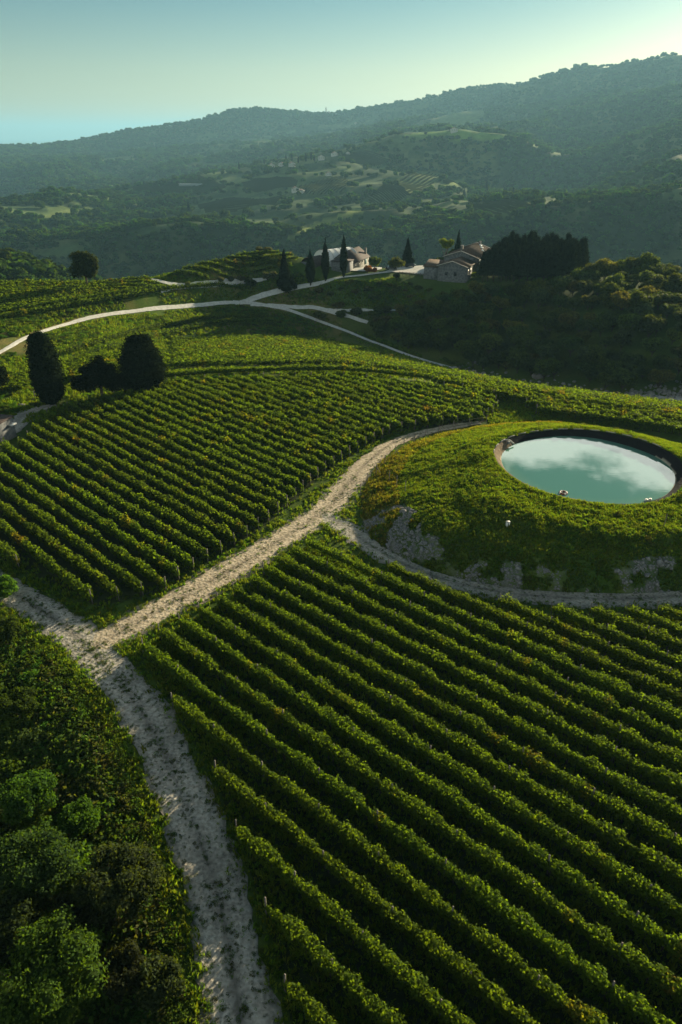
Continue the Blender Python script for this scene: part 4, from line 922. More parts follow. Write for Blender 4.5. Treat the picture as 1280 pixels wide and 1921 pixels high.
def seen(x, y, z):
    d = math.hypot(x, y); k = np.linspace(0.25, 0.985, 60); return bool(np.all(CAM_H + (z - CAM_H) * k > h(x * k, y * k) + 0.3))
cand = np.array([q for q in cand if seen(q[0], q[1], hz(*q) + 5.5)]); restw = cand[290:]; cand = cand[:290]
used = 0; rest = []
for i, q in enumerate(cand):
    d0 = math.hypot(*q); sc = random.uniform(.62, 1.2)
    if len(cand) > 470 and i % 2 == 1 and False: continue
    loc = (q[0], q[1], hz(*q) - 0.3)
    k = random.choice([0, 1, 2, 2, 4, 0, 3, 5]); lab = 'bushy broadleaf tree among the wood on the slope below the pine grove'
    if used < 6: wp[used].location = loc; wp[used]['label'] = lab; wp[used].scale = (sc,) * 3; used += 1
    else: copy_thing(wp[k], loc, random.uniform(0, 6.28), (sc, sc * random.uniform(.85, 1.15), sc * random.uniform(.8, 1.2)), lab)
print('wood', len(cand), len(restw))
# scattered bushes below the farm
bl = [(712, 590), (700, 596), (725, 588), (635, 580), (640, 596), (600, 600), (668, 592), (790, 575), (815, 572), (820, 590), (850, 585), (770, 560), (745, 545), (730, 540), (690, 548), (668, 552), (640, 545), (655, 535), (620, 556), (760, 548), (785, 545), (805, 548), (712, 535), (600, 550), (700, 562), (832, 556), (860, 560), (900, 552), (770, 536), (738, 552)]
for i, (px, py) in enumerate(bl):
    x, y = at(px, py); s = random.uniform(.3, .6) if i > 8 else random.uniform(.5, .8)
    o = copy_thing(wp[[0, 1, 4, 3][i % 4]], (x, y, hz(x, y) - 1.2 * s), random.uniform(0, 6), (s, s, s * .85), f'{ordinal(1 + sum(b_ < (px, py) for b_ in bl))} loose bush from the left on the shaded slope below the farmyard', 'bushes on the slope below the farm')
    o.name = 'slope_bush'; o['category'] = 'bush'

# foreground trees on the bank left of the gravel track
FT = [(100, 1850, 112, (0.055, 0.11, 0.016), 'big fresh-green tree at the lower left corner'), (225, 1680, 88, (0.040, 0.058, 0.02), 'dull olive tree beside the lower gravel track'), (75, 1640, 95, (0.036, 0.062, 0.016), 'dark tree above the fresh-green corner tree'),
      (55, 1500, 62, (0.042, 0.095, 0.014), 'dark green tree at the left edge below the low brush'), (35, 1330, 46, (0.045, 0.09, 0.015), 'small tree at the left edge on the upper bank'), (15, 1190, 34, (0.045, 0.08, 0.016), 'small tree at the left edge just under the track'),
      (8, 1115, 32, (0.06, 0.12, 0.018), 'little bright bush overhanging the gravel at the left edge'), (300, 1850, 50, (0.035, 0.05, 0.018), 'dark low bush beside the bottom of the gravel track'),
      (150, 1735, 70, (0.034, 0.046, 0.018), 'dark dull tree behind the olive tree at lower left'), (15, 1750, 76, (0.03, 0.05, 0.016), 'dark tree at the left edge, near the bottom'), (235, 1830, 52, (0.032, 0.045, 0.017), 'dark tree right of the fresh-green corner tree'),
      (150, 1540, 42, (0.05, 0.11, 0.014), 'bright green bush rising from the low brush in mid bank')]
for i, (px, py, rp_, c, lb) in enumerate(FT):
    x, y = P(px, py, 0.5); d = math.hypot(x, math.hypot(y, 45)); R = rp_ * d * 0.86 / FPX
    g = hz(x, y); topz = 0.6 + R * 0.5
    Hc = topz - R - g + R * 0.6
    Hc = max(Hc, R * 0.75)
    make_tree('bank_tree', lb, 'tree' if rp_ > 42 else 'bush', rlobes(R * 1.1, Hc, 30, 80 + i, rl=.30), int(9500 * (R / 4) ** 1.6) + 1500, 0.165, c, M_TREE, ([(0, 0, -.5), (0, 0, Hc)], [0.2, 0.08]), limbs=limbs_for(Hc, R, 5, i, max(0.2, Hc * .3)), loc=(x, y, g), group='trees on the bank left of the gravel track', hull=0.5, seed=i, fill=.5, spread=.8)

# ------------------------------------------------------------------ scattered cover (nobody could count it)
def scatter(name, pts, scl, protos, label=None, zs=None, tilt=0.0):
    pc = bpy.data.collections.new(name + '_parts')
    for q in protos: pc.objects.link(q)
    me = mesh_np(name, pts, [])if False else bpy.data.meshes.new(name)
    me.vertices.add(len(pts)); me.vertices.foreach_set('co', np.asarray(pts, np.float32).ravel())
    a = me.attributes.new('sc', 'FLOAT_VECTOR', 'POINT'); s = np.asarray(scl, np.float32)
    if s.ndim == 1: s = np.stack([s, s, s if zs is None else s * zs], 1)
    a.data.foreach_set('vector', s.astype(np.float32).ravel())
    a = me.attributes.new('ro', 'FLOAT_VECTOR', 'POINT')
    ro = np.stack([rng.normal(0, tilt, len(pts)), rng.normal(0, tilt, len(pts)), rng.uniform(0, 6.28, len(pts))], 1)
    a.data.foreach_set('vector', ro.astype(np.float32).ravel())
    ob = link(name, me, kind='stuff')
    ng = bpy.data.node_groups.new(name, 'GeometryNodeTree')
    ng.interface.new_socket('Geometry', in_out='INPUT', socket_type='NodeSocketGeometry'); ng.interface.new_socket('Geometry', in_out='OUTPUT', socket_type='NodeSocketGeometry')
    n, l = ng.nodes, ng.links
    gi, go = n.new('NodeGroupInput'), n.new('NodeGroupOutput')
    ip = n.new('GeometryNodeInstanceOnPoints'); ci = n.new('GeometryNodeCollectionInfo'); ci.inputs['Collection'].default_value = pc
    ci.inputs['Separate Children'].default_value = True; ci.inputs['Reset Children'].default_value = True
    ip.inputs['Pick Instance'].default_value = True
    a1 = n.new('GeometryNodeInputNamedAttribute'); a1.data_type = 'FLOAT_VECTOR'; a1.inputs['Name'].default_value = 'sc'
    a2 = n.new('GeometryNodeInputNamedAttribute'); a2.data_type = 'FLOAT_VECTOR'; a2.inputs['Name'].default_value = 'ro'
    l.new(gi.outputs[0], ip.inputs['Points']); l.new(ci.outputs[0], ip.inputs['Instance'])
    l.new(a1.outputs[0], ip.inputs['Scale']); l.new(a2.outputs[0], ip.inputs['Rotation']); l.new(ip.outputs[0], go.inputs[0])
    md = ob.modifiers.new('scatter', 'NODES'); md.node_group = ng
    return ob
def proto_obj(name, me): return bpy.data.objects.new(name, me)
def tuft(seed, nb=11, hgt=0.4, col=(0.07, 0.12, 0.016), wd=0.035, lean=.5):
    r_ = np.random.default_rng(seed); V, F, C_ = [], [], []
    for i in range(nb):
        a = r_.uniform(0, 6.28); o = r_.normal(0, .13, 2); d = np.array([math.cos(a), math.sin(a)]); s = np.array([-d[1], d[0]]); hh = hgt * r_.uniform(.6, 1.2); ln = r_.uniform(.1, lean) * hh
        b = len(V); w = wd * r_.uniform(.7, 1.3)
        for (k, ww) in ((0, 1), (.55, .8), (1, .15)):
            q = o + d * ln * k * k
            V.append((*(q - s * w * ww), hh * k * (1 - .15 * k))); V.append((*(q + s * w * ww), hh * k * (1 - .15 * k)))
        F += [(b, b + 1, b + 3, b + 2), (b + 2, b + 3, b + 5, b + 4)]; c = np.array(col) * r_.uniform(.7, 1.3); C_ += [c] * 6
    return mesh_np('tuft', np.array(V), np.array(F), [M_GRASS], col=np.array(C_))
TUFTS = [proto_obj('tuft', tuft(k, col=c, hgt=hh, nb=13, wd=.05)) for k, (c, hh) in enumerate([((0.065, 0.125, 0.014), .34), ((0.085, 0.14, 0.016), .42), ((0.05, 0.10, 0.013), .3), ((0.10, 0.14, 0.02), .5)])]
DRYT = [proto_obj('dry_tuft', tuft(20 + k, col=c, hgt=.5, nb=12, wd=.045)) for k, c in enumerate([(0.15, 0.135, 0.03), (0.12, 0.13, 0.022)])]
def weed(seed, col, R=.5, n=70, leaf=.16):
    r_ = np.random.default_rng(seed); lb = [(0, 0, R * .5, R, R * .6), (R * .5, 0, R * .4, R * .6, R * .5), (-R * .3, R * .5, R * .45, R * .6, R * .5)]
    v, f, c = crown_cards(lb, n, leaf, col, seed=seed, spread=.9); return mesh_np('weed', v, f, [M_TREE], col=c)
WEEDS = [proto_obj('weed', weed(k, c)) for k, c in enumerate([(0.05, 0.10, 0.015), (0.04, 0.07, 0.015), (0.07, 0.12, 0.018), (0.06, 0.07, 0.022)])]
def rand_poly(poly, n):
    a = np.array(poly); q = rng.uniform(a.min(0), a.max(0), (n, 2)); return q[polyin(poly, q[:, 0], q[:, 1])]
# pond bank grass
n = 170000; th = rng.uniform(-math.pi, math.pi, n); rr = np.sqrt(rng.uniform(12.5 ** 2, 37 ** 2, n)); q = PC + np.stack([rr * np.cos(th), rr * np.sin(th)], 1)
z, s, r, rw, tt, rf = mound(q[:, 0], q[:, 1]); keep = (r > rw + 1.35) & (s < 1) & (scree_mask(q[:, 0], q[:, 1], s, tt) < 0.35) & (rng.random(n) < 0.25 + 0.95 * fbm(q[:, 0] / 2, q[:, 1] / 2, 111, 2))
dry = (s > 0.72) & (np.cos(tt - math.radians(145)) > 0.45) & (rng.random(n) < .35)
pp = np.column_stack([q, z - 0.03])
scatter('bank_grass', pp[keep & ~dry], rng.uniform(.4, .85, (keep & ~dry).sum()), TUFTS, tilt=.2)
scatter('bank_dry_grass', pp[keep & dry], rng.uniform(.5, 1.2, (keep & dry).sum()), DRYT, tilt=.25)
kw = keep & (rng.random(n) < 0.003)
scatter('bank_weeds', pp[kw], rng.uniform(.4, 1.1, kw.sum()), WEEDS, tilt=.2)
# stones on the scree and rubble by the lane
def rock(seed):
    hv, hf, hc = blob_hull([(0, 0, 0, .5, .38)], (1, 1, 1), k=1.0, sub=2); r_ = np.random.default_rng(seed); hv = hv * (1 + r_.normal(0, .13, (len(hv), 1))); return mesh_np('stone', hv, hf, [M_STONE])
ROCKS = [proto_obj('stone', rock(k)) for k in range(3)]
ks = (scree_mask(q[:, 0], q[:, 1], s, tt) > 0.4) & (s < 1) & (rng.random(n) < .8)
scatter('scree_stones', pp[ks], rng.gamma(1.6, .10, ks.sum()), ROCKS, tilt=.5)
rp2 = []
cj = catmull(RJ, 1.0); t = np.gradient(cj, axis=0); t /= np.linalg.norm(t, axis=1)[:, None]
for i in range(900):
    k = rng.integers(0, len(cj)); o = abs(rng.normal(0, 1)) * 3.0 + 2.0; p = cj[k] + np.array([-t[k][1], t[k][0]]) * o
    if rng.random() < 0.75 and vnoise(p[0] / 9, p[1] / 9, 121) < .5: continue
    rp2.append((p[0], p[1], hz(*p)))
scatter('rubble', np.array(rp2), rng.gamma(2.0, .35, len(rp2)), ROCKS, tilt=.4)
# verges and headlands of the tracks, and grass between the near vine rows
vp = []
for c, hw, dens, wdt in ((catmull(TRACK_A, 1.0), 2.15, 55, 2.6), (catmull(TB, 1.0), 2.3, 38, 2.8), (catmull(TCp, 1.0), 1.6, 26, 1.5)):
    t = np.gradient(c, axis=0); t /= np.linalg.norm(t, axis=1)[:, None]; m = len(c) * dens
    k = rng.integers(0, len(c), m); sd = rng.choice([-1, 1], m); o = hw + rng.exponential(1.0, m) * wdt * .6 - .35
    pq = c[k] + np.stack([-t[k][:, 1], t[k][:, 0]], 1) * (sd * o)[:, None] + rng.normal(0, .4, (m, 2)); vp.append(pq)
vp = np.concatenate(vp)
pm = rand_poly(NV_POLY, 60000); zt_ = h(pm[:, 0], pm[:, 1]); ax, ay = proj(pm[:, 0], pm[:, 1], zt_); pm = pm[(ax > -60) & (ax < 1340) & (ay < 2000)][:26000]; vp = np.concatenate([vp, pm])
def off_track(q):
    k = np.ones(len(q), bool)
    for c, hw in ((catmull(TRACK_A, 3.0), 1.9), (catmull(TB, 3.0), 1.7), (catmull(TCp, 3.0), 1.2)):
        d, _ = segdist(c, q[:, 0], q[:, 1]); k &= (d > hw + rng.normal(0, .25, len(q))) | (rng.random(len(q)) < .03)
    return k
def off_mound(q):
    z, s, r, rw, tt, rf = mound(q[:, 0], q[:, 1]); return r > rf
bq = rand_poly([P(*q) for q in [(905, 752), (1000, 752), (1290, 790), (1500, 815), (1500, 850), (1290, 815), (1000, 790), (880, 800)]], 16000)
vp = np.concatenate([vp, bq]); vp = vp[off_track(vp) & off_mound(vp)]
scatter('verge_grass', np.column_stack([vp, h(vp[:, 0], vp[:, 1]) - .02]), rng.uniform(.5, 1.1, len(vp)), TUFTS, tilt=.2)
tw = []
for c, hw, m in ((catmull(TRACK_A, 1.0), 2.0, 11000), (catmull(TB, 1.0), 2.1, 4200), (catmull(TCp, 1.0), 1.4, 2200)):
    t = np.gradient(c, axis=0); t /= np.linalg.norm(t, axis=1)[:, None]; k = rng.integers(0, len(c), m); u = rng.uniform(-1, 1, m)
    q = c[k] + np.stack([-t[k][:, 1], t[k][:, 0]], 1) * (u * hw)[:, None] + rng.normal(0, .3, (m, 2))
    w = 0.12 + 1.1 * np.exp(-(u / .2) ** 2) + 0.8 * np.abs(u) ** 4
    tw.append(q[(rng.random(m) < w) & (fbm(q[:, 0] / 1.6, q[:, 1] / 1.6, 151, 3) > .43)])
tw = np.concatenate(tw)
scatter('track_weeds', np.column_stack([tw, h(tw[:, 0], tw[:, 1]) + .05]), rng.uniform(.12, .42, len(tw)), WEEDS + TUFTS[:2], tilt=.3, zs=.5)
def brush(seed, col):
    lb = rlobes(1.0, .55, 9, seed, rl=.45, sq=.7); v, f, c = crown_cards(lb, 520, .15, col, seed=seed, spread=.9, fill=.5); return mesh_np('brush', v, f, [M_TREE], col=c)
BRUSH = [proto_obj('brush', brush(60 + k, c)) for k, c in enumerate([(0.055, 0.115, 0.015), (0.045, 0.10, 0.014), (0.065, 0.11, 0.018), (0.05, 0.08, 0.02), (0.06, 0.13, 0.016)])]
n = 5200; q = np.stack([rng.uniform(-75, 0, n), rng.uniform(4, 75, n)], 1); dd, sd = segdist(catmull(TRACK_A, 3.0), q[:, 0], q[:, 1])
m = (sd < 0) & (dd > 4.2) & (dd < 36); q = q[m]; dd = dd[m]; zt_ = h(q[:, 0], q[:, 1]); ax, ay = proj(q[:, 0], q[:, 1], zt_ + 1); m = (ax > -90) & (ay > 1000) & (ay < 2050); q, dd, zt_ = q[m], dd[m], zt_[m]
scatter('bank_brush', np.column_stack([q, zt_ - .1]), rng.gamma(9, 1 / 9, len(q)) * (0.45 + 0.65 * sstep(4, 10, dd)), BRUSH, tilt=.25)
n = 26000; q = np.stack([rng.uniform(-75, 0, n), rng.uniform(4, 75, n)], 1); dd, sd = segdist(catmull(TRACK_A, 3.0), q[:, 0], q[:, 1]); m = (sd < 0) & (dd > 1.9 + rng.normal(0, .3, n)) & (dd < 6.5); q = q[m]
scatter('bank_verge_grass', np.column_stack([q, h(q[:, 0], q[:, 1]) - .02]), rng.uniform(.6, 1.3, len(q)), TUFTS, tilt=.25)
# undergrowth on the bank at left
n = 42000; q = np.stack([rng.uniform(-75, 0, n), rng.uniform(4, 75, n)], 1); dd, sd = segdist(catmull(TRACK_A, 3.0), q[:, 0], q[:, 1])
m = (sd < 0) & (dd > 2.6) & (dd < 34); q = q[m]; dd = dd[m]
zt_ = h(q[:, 0], q[:, 1]); ax, ay = proj(q[:, 0], q[:, 1], zt_ + 1); m = (ax > -80) & (ay > 1000) & (ay < 2000); q, dd, zt_ = q[m], dd[m], zt_[m]
scatter('bank_undergrowth', np.column_stack([q, zt_ - .05]), rng.uniform(.7, 1.6, len(q)) * (0.45 + 0.8 * sstep(2.5, 6, dd)), WEEDS, tilt=.25)
# rough grass and scrub on the terraces and bowl
n = 26000; ta = rng.uniform(-0.50, 0.40, n); tr_ = rng.uniform(135, 300, n); q = np.stack([tr_ * np.sin(ta), tr_ * np.cos(ta)], 1)
cl = (fbm(q[:, 0] / 12, q[:, 1] / 12, 131, 3) > 0.53) & road_clear(q[:, 0], q[:, 1], 2.5)
for poly in (V1_POLY, V2_POLY, WOOD): cl &= ~polyin(poly, q[:, 0], q[:, 1])
q = q[cl]
house_c = np.array([46, 272]); q = q[(np.hypot(*(q - house_c).T) > 26) & (np.hypot(*(q - np.array([4, 285])).T) > 26) & (np.hypot(*(q - np.array([25, 280])).T) > 14)]
scatter('terrace_scrub', np.column_stack([q, h(q[:, 0], q[:, 1]) - .1]), rng.uniform(.4, 1.3, len(q)), BRUSH, tilt=.2, zs=.6)

n = 60000; ta = rng.uniform(-0.52, 0.12, n); tr_ = np.sqrt(rng.uniform(118 ** 2, 268 ** 2, n)); q = np.stack([tr_ * np.sin(ta), tr_ * np.cos(ta)], 1)
cl = road_clear(q[:, 0], q[:, 1], 1.2) & (fbm(q[:, 0] / 14, q[:, 1] / 14, 171, 3) > .36)
for poly in (V1_POLY, V2_POLY, WOOD): cl &= ~polyin(poly, q[:, 0], q[:, 1])
q = q[cl]; q = q[(np.hypot(*(q - house_c).T) > 26) & (np.hypot(*(q - np.array([4, 285])).T) > 26)]
scatter('terrace_grass', np.column_stack([q, h(q[:, 0], q[:, 1]) - .04]), rng.uniform(.8, 1.9, len(q)), TUFTS, tilt=.25)

# ------------------------------------------------------------------ far forest
FB = []
for k in range(5):
    lobes = rlobes(1.0, 0.75, 6, 200 + k, rl=.6)
    v, f, c = crown_cards(lobes, 130, .42, (0.036, 0.075, 0.016), seed=k, fill=.15); hv, hf, hc = blob_hull(lobes, (0.060, 0.098, 0.042), .88)
    FB.append(proto_obj('far_crown', mesh_np('far_crown', np.concatenate([v, hv]), [f, hf + len(v)], [M_FOREST], col=np.concatenate([c, hc]))))
pts, scs = [], []
for (r0, r1, sp, sz) in ((440, 1100, 6.6, 3.7), (1100, 2300, 9.5, 4.9), (2300, 5000, 15, 7.2)):
    area = 0.5 * (r1 ** 2 - r0 ** 2) * 1.06; n = int(area / sp ** 2)
    rr = np.sqrt(rng.uniform(r0 ** 2, r1 ** 2, n)); aa = rng.uniform(-0.53, 0.53, n); x, y = rr * np.sin(aa), rr * np.cos(aa); z = h(x, y)
    fm = field_masks(x, y, z, rr); dens = fbm(x / 190, y / 190, 141, 4); strip = fbm(x / 45, y / 45, 143, 2)
    fieldness = sstep(0.455, 0.53, dens) * (rr > 1000) * (rr < 4200) * (0.93)
    hedge = np.abs(((z + 6 * fbm(x / 90, y / 90, 145, 2)) / (11 + 6 * (rr > 2000))) % 1 - .5) < 0.07
    pf, _t = parcels(x, y, rr)
    keep = (fm < 0) & ((rng.random(n) > pf * .975) | (pf & hedge & (rng.random(n) < .7)))
    x, y, z = x[keep], y[keep], z[keep]; pts.append(np.stack([x, y, z - 0.3 * sz * .2], 1)); scs.append(sz * rng.gamma(12, 1 / 12, len(x)))
pts = np.concatenate(pts); scs = np.concatenate(scs); print('forest', len(pts))
scatter('distant_forest', pts, scs, FB, zs=1.05)

# the farther trees of the near wood
if len(restw):
    WOODP = [proto_obj('wood_crown', c_.data) for t_ in wp for c_ in t_.children if c_.name.startswith('crown')]
    scatter('wood_beyond', np.column_stack([restw, h(restw[:, 0], restw[:, 1]) - .3]), rng.uniform(.62, 1.15, len(restw)), WOODP)

# hedged vine lines on the far slopes
FR = MB(); vs, fs = [], []; nb_ = 0
for i, (spx, dirk) in STRIPED.items():
    pl, (r0, r1), c = FIELDS[i]
    poly = []
    for q in pl:
        w = at(*q); poly.append(w)
    cen = np.mean(poly, 0); azr = math.atan2(*cen)
    az = math.degrees(azr) + (92 if dirk == 0 else 20 if dirk == 1 else -25)
    for s, e in rows_in(poly, az, spx, -3000, 3000):
        L_ = np.linalg.norm(e - s)
        if L_ < 12 or L_ > 900: continue
        m = max(2, int(L_ / 9)); c_ = s + (e - s) * np.linspace(0.01, .99, m)[:, None]; d = (e - s) / L_; nn = np.array([d[1], -d[0]]); zz = h(c_[:, 0], c_[:, 1]); w = spx * .20; hh = 2.4 + rng.uniform(-.5, .5, m)
        a = np.column_stack([c_ - nn * w, zz - .5]); b = np.column_stack([c_, zz + hh]); g = np.column_stack([c_ + nn * w, zz - .5])
        V = np.stack([a, b, g], 1).reshape(-1, 3); ii = np.arange(m - 1) * 3
        F = np.concatenate([np.stack([ii, ii + 1, ii + 4, ii + 3], 1), np.stack([ii + 1, ii + 2, ii + 5, ii + 4], 1)]); vs.append(V); fs.append(F + nb_); nb_ += len(V)
vs = np.concatenate(vs); fs = np.concatenate(fs)
link('distant_vine_lines', mesh_np('distant_vine_lines', vs, fs, [M_FOREST], col=np.tile([0.06, 0.085, 0.03], (len(vs), 1))), kind='stuff')

# ------------------------------------------------------------------ the farm
M_WALL = rough_mat('rubble_stone_wall', (0.10, 0.105, 0.11), (0.20, 0.20, 0.20), 1.5, bump=0.5)
M_PLASTER = rough_mat('pale_plaster', (0.15, 0.14, 0.125), (0.25, 0.235, 0.21), 0.8, bump=0.2)
M_TILE = rough_mat('clay_tiles', (0.07, 0.048, 0.036), (0.14, 0.095, 0.065), 2.4, bump=0.6)
M_DTILE = rough_mat('dark_sheet_roof', (0.045, 0.035, 0.035), (0.08, 0.06, 0.055), 1.5, bump=0.3)
M_EAVE = plain_mat('pale_verge', (0.50, 0.46, 0.40))
M_DARKW = plain_mat('dark_opening', (0.015, 0.016, 0.02), 0.25)
M_WHITE = plain_mat('white_membrane', (0.78, 0.76, 0.70), 0.5)
M_GLASSW = plain_mat('skylight_glass', (0.75, 0.78, 0.8), 0.12)
M_SHUT = plain_mat('teal_door', (0.05, 0.12, 0.13))
M_WOODF = rough_mat('fence_wood', (0.10, 0.08, 0.06), (0.2, 0.17, 0.13), 5)
M_BLACK = plain_mat('black_rubber', (0.02, 0.02, 0.022), .5)

def gable(mb_wall, mb_roof, x0, x1, y0, y1, zb, eave, ridge, over=0.45, th=0.18, mb_verge=None):
    xm = (x0 + x1) / 2
    mb_wall.add([(x0, y0, zb), (x1, y0, zb), (x1, y0, eave), (xm, y0, ridge - .05), (x0, y0, eave), (x0, y1, zb), (x1, y1, zb), (x1, y1, eave), (xm, y1, ridge - .05), (x0, y1, eave)],
                [(0, 1, 2, 4), (6, 5, 9, 7), (1, 6, 7, 2), (5, 0, 4, 9)], [(4, 2, 3), (7, 9, 8)])
    sl = (ridge - eave) / (xm - x0)
    for sx, xa in ((-1, x0), (1, x1)):
        xo = xa + sx * over; zo = eave - sl * over
        mb_roof.add([(xo, y0 - over, zo), (xm, y0 - over, ridge), (xm, y1 + over, ridge), (xo, y1 + over, zo), (xo, y0 - over, zo + th), (xm, y0 - over, ridge + th), (xm, y1 + over, ridge + th), (xo, y1 + over, zo + th)],
                    [(0, 1, 2, 3), (4, 7, 6, 5), (0, 4, 5, 1), (3, 2, 6, 7), (0, 3, 7, 4), (1, 5, 6, 2)])
        if mb_verge is not None:
            for yy in (y0 - over - .08, y1 + over - .1):
                mb_verge.add([(xo, yy, zo + th - .1), (xm, yy, ridge + th - .1), (xm, yy + .18, ridge + th - .1), (xo, yy + .18, zo + th - .1), (xo, yy, zo + th + .12), (xm, yy, ridge + th + .12), (xm, yy + .18, ridge + th + .12), (xo, yy + .18, zo + th + .12)],
                             [(0, 1, 2, 3), (4, 7, 6, 5), (0, 4, 5, 1), (3, 2, 6, 7), (0, 3, 7, 4), (1, 5, 6, 2)])
def child(mb, name, mat, parent, **k): return mb.build(name, mat, parent, **k)
az = math.radians(23.5)
A0 = P(821, 520.5, 0)
fh = thing('farmhouse', 'stone farmhouse of stepped gabled blocks with brown tiled roofs beside the dark pine grove', 'building', (A0[0], A0[1], 0), -az)
fr = MB(); rf_m = MB(); vg = MB()
gable(fr, rf_m, 0, 10.6, 0, 12.2, -3.5, 4.1, 5.8, mb_verge=vg)
w1 = child(fr, 'wall', M_WALL, fh); r1 = child(rf_m, 'roof', M_TILE, fh); child(vg, 'verge', M_EAVE, r1)
fr2 = MB(); rf2 = MB(); vg2 = MB(); gable(fr2, rf2, -1.4, 11.6, 12.21, 36, -3.5, 5.5, 7.7, mb_verge=vg2)
w2 = child(fr2, 'wall', M_WALL, fh); r2 = child(rf2, 'roof', M_TILE, fh); child(vg2, 'verge', M_EAVE, r2)
an = MB().box(-5.6, -0.01, 1.0, 8.0, -3.0, 3.4); w3 = child(an, 'wall', M_WALL, fh)
ar = MB().add([(-6.0, .6, 3.3), (-.02, .6, 3.3), (-.02, 8.4, 4.7), (-6.0, 8.4, 4.7), (-6.0, .6, 3.5), (-.02, .6, 3.5), (-.02, 8.4, 4.9), (-6.0, 8.4, 4.9)], [(0, 3, 2, 1), (4, 5, 6, 7), (0, 1, 5, 4), (1, 2, 6, 5), (2, 3, 7, 6), (3, 0, 4, 7)])
child(ar, 'roof', M_TILE, fh)
def window(parent, x, y, z, w, hgt, face, mat=M_DARKW):
    f = MB(); g = MB(); t = 0.05
    if face == 'front':
        for (a, b, c, d) in ((x - w / 2 - .1, x - w / 2, z - .1, z + hgt + .1), (x + w / 2, x + w / 2 + .1, z - .1, z + hgt + .1), (x - w / 2, x + w / 2, z - .12, z), (x - w / 2, x + w / 2, z + hgt, z + hgt + .12)): f.box(a, b, y - .06, y + .04, c, d)
        g.box(x - w / 2, x + w / 2, y - .03, y + .02, z, z + hgt)
    else:
        for (a, b, c, d) in ((y - w / 2 - .1, y - w / 2, z - .1, z + hgt + .1), (y + w / 2, y + w / 2 + .1, z - .1, z + hgt + .1), (y - w / 2, y + w / 2, z - .12, z), (y - w / 2, y + w / 2, z + hgt, z + hgt + .12)): f.box(x - .04, x + .06, a, b, c, d)
        g.box(x - .02, x + .03, y - w / 2, y + w / 2, z, z + hgt)
    o = child(f, 'window', M_EAVE if face == 'side' else M_WALL, parent); child(g, 'pane', mat, o)
window(fh, 3.2, 0, 1.0, 1.0, 1.2, 'front'); window(fh, 6.5, 0, 1.0, 1.0, 1.2, 'front')
for yy in (2.5, 6.0, 9.5): window(fh, 10.6, yy, 1.5, 1.0, 1.4, 'side')
for yy in (15, 19, 23, 27, 31, 34): window(fh, 11.6, yy, 3.4, 1.1, 1.3, 'side'); 
for yy in (17, 21, 29): window(fh, 11.6, yy, .6, 1.2, 1.8, 'side')
d_ = MB().box(11.58, 11.68, 24.2, 25.8, 0, 2.4); child(d_, 'door', M_SHUT, fh)
sl = (7.7 - 5.5) / 6.5
for (x, y) in ((6.6, 33.5), (7.8, 30.2), (9.3, 26.4), (11.0, 31.5)):
    z = 7.7 - (x - 5.1) * sl + .2
    s_ = MB().add([(x, y, z), (x + 1.1, y, z - 1.1 * sl), (x + 1.1, y + 1.6, z - 1.1 * sl), (x, y + 1.6, z), (x, y, z + .14), (x + 1.1, y, z - 1.1 * sl + .14), (x + 1.1, y + 1.6, z - 1.1 * sl + .14), (x, y + 1.6, z + .14)], [(0, 3, 2, 1), (4, 5, 6, 7), (0, 1, 5, 4), (1, 2, 6, 5), (2, 3, 7, 6), (3, 0, 4, 7)])
    child(s_, 'skylight', M_GLASSW, fh)
ch = MB().box(3.2, 4.0, 18, 18.9, 6.8, 8.8).box(3.1, 4.1, 17.9, 19, 8.8, 8.95); child(ch, 'chimney', M_PLASTER, fh)
ch = MB().box(6.2, 6.9, 35, 35.7, 7.0, 8.4).box(6.1, 7.0, 34.9, 35.8, 8.4, 8.55); child(ch, 'chimney', M_PLASTER, fh)
tr_ = MB()    # roof courses as slim ribs
for k in range(26):
    y = 12.6 + k * .92
    for sx in (-1, 1):
        tr_.add([(5.1, y, 7.90), (5.1 + sx * 6.9, y, 7.90 - 6.9 * sl), (5.1 + sx * 6.9, y + .22, 7.90 - 6.9 * sl), (5.1, y + .22, 7.90), (5.1, y + .11, 7.97), (5.1 + sx * 6.9, y + .11, 7.97 - 6.9 * sl)], [(0, 1, 5, 4), (3, 4, 5, 2)])
child(tr_, 'tile_ribs', M_TILE, r2)
# barn with brown roof
B0 = at(662, 506)
bn = thing('barn', 'long low barn with dark brown roof and pale sunlit side wall behind the cypresses', 'building', (B0[0], B0[1], hz(*B0)), -math.radians(22))
f = MB(); r = MB(); gable(f, r, -9, 0, 0, 18, -2.5, 2.5, 5.8); child(f, 'wall', M_PLASTER, bn); child(r, 'roof', M_DTILE, bn)
d_ = MB().box(-.02, .08, 13, 15.4, 0, 2.6); child(d_, 'door', M_SHUT, bn)
for yy in (3, 7, 10.5): window(bn, 0, yy, 1.2, 1.0, 1.0, 'side')
ch = MB().box(-1.6, -.9, 17.0, 17.7, 2.6, 5.6); child(ch, 'chimney', M_PLASTER, bn)
S0 = at(622, 507)
sh = thing('stone_shed', 'low dark stone shed between the white barrel roof and the barn', 'building', (S0[0], S0[1], hz(*S0)), -math.radians(22))
child(MB().box(0, 6.5, 0, 6, -2, 3.2), 'wall', M_WALL, sh); child(MB().box(-.3, 6.8, -.3, 6.3, 3.2, 3.45), 'roof', M_DTILE, sh)
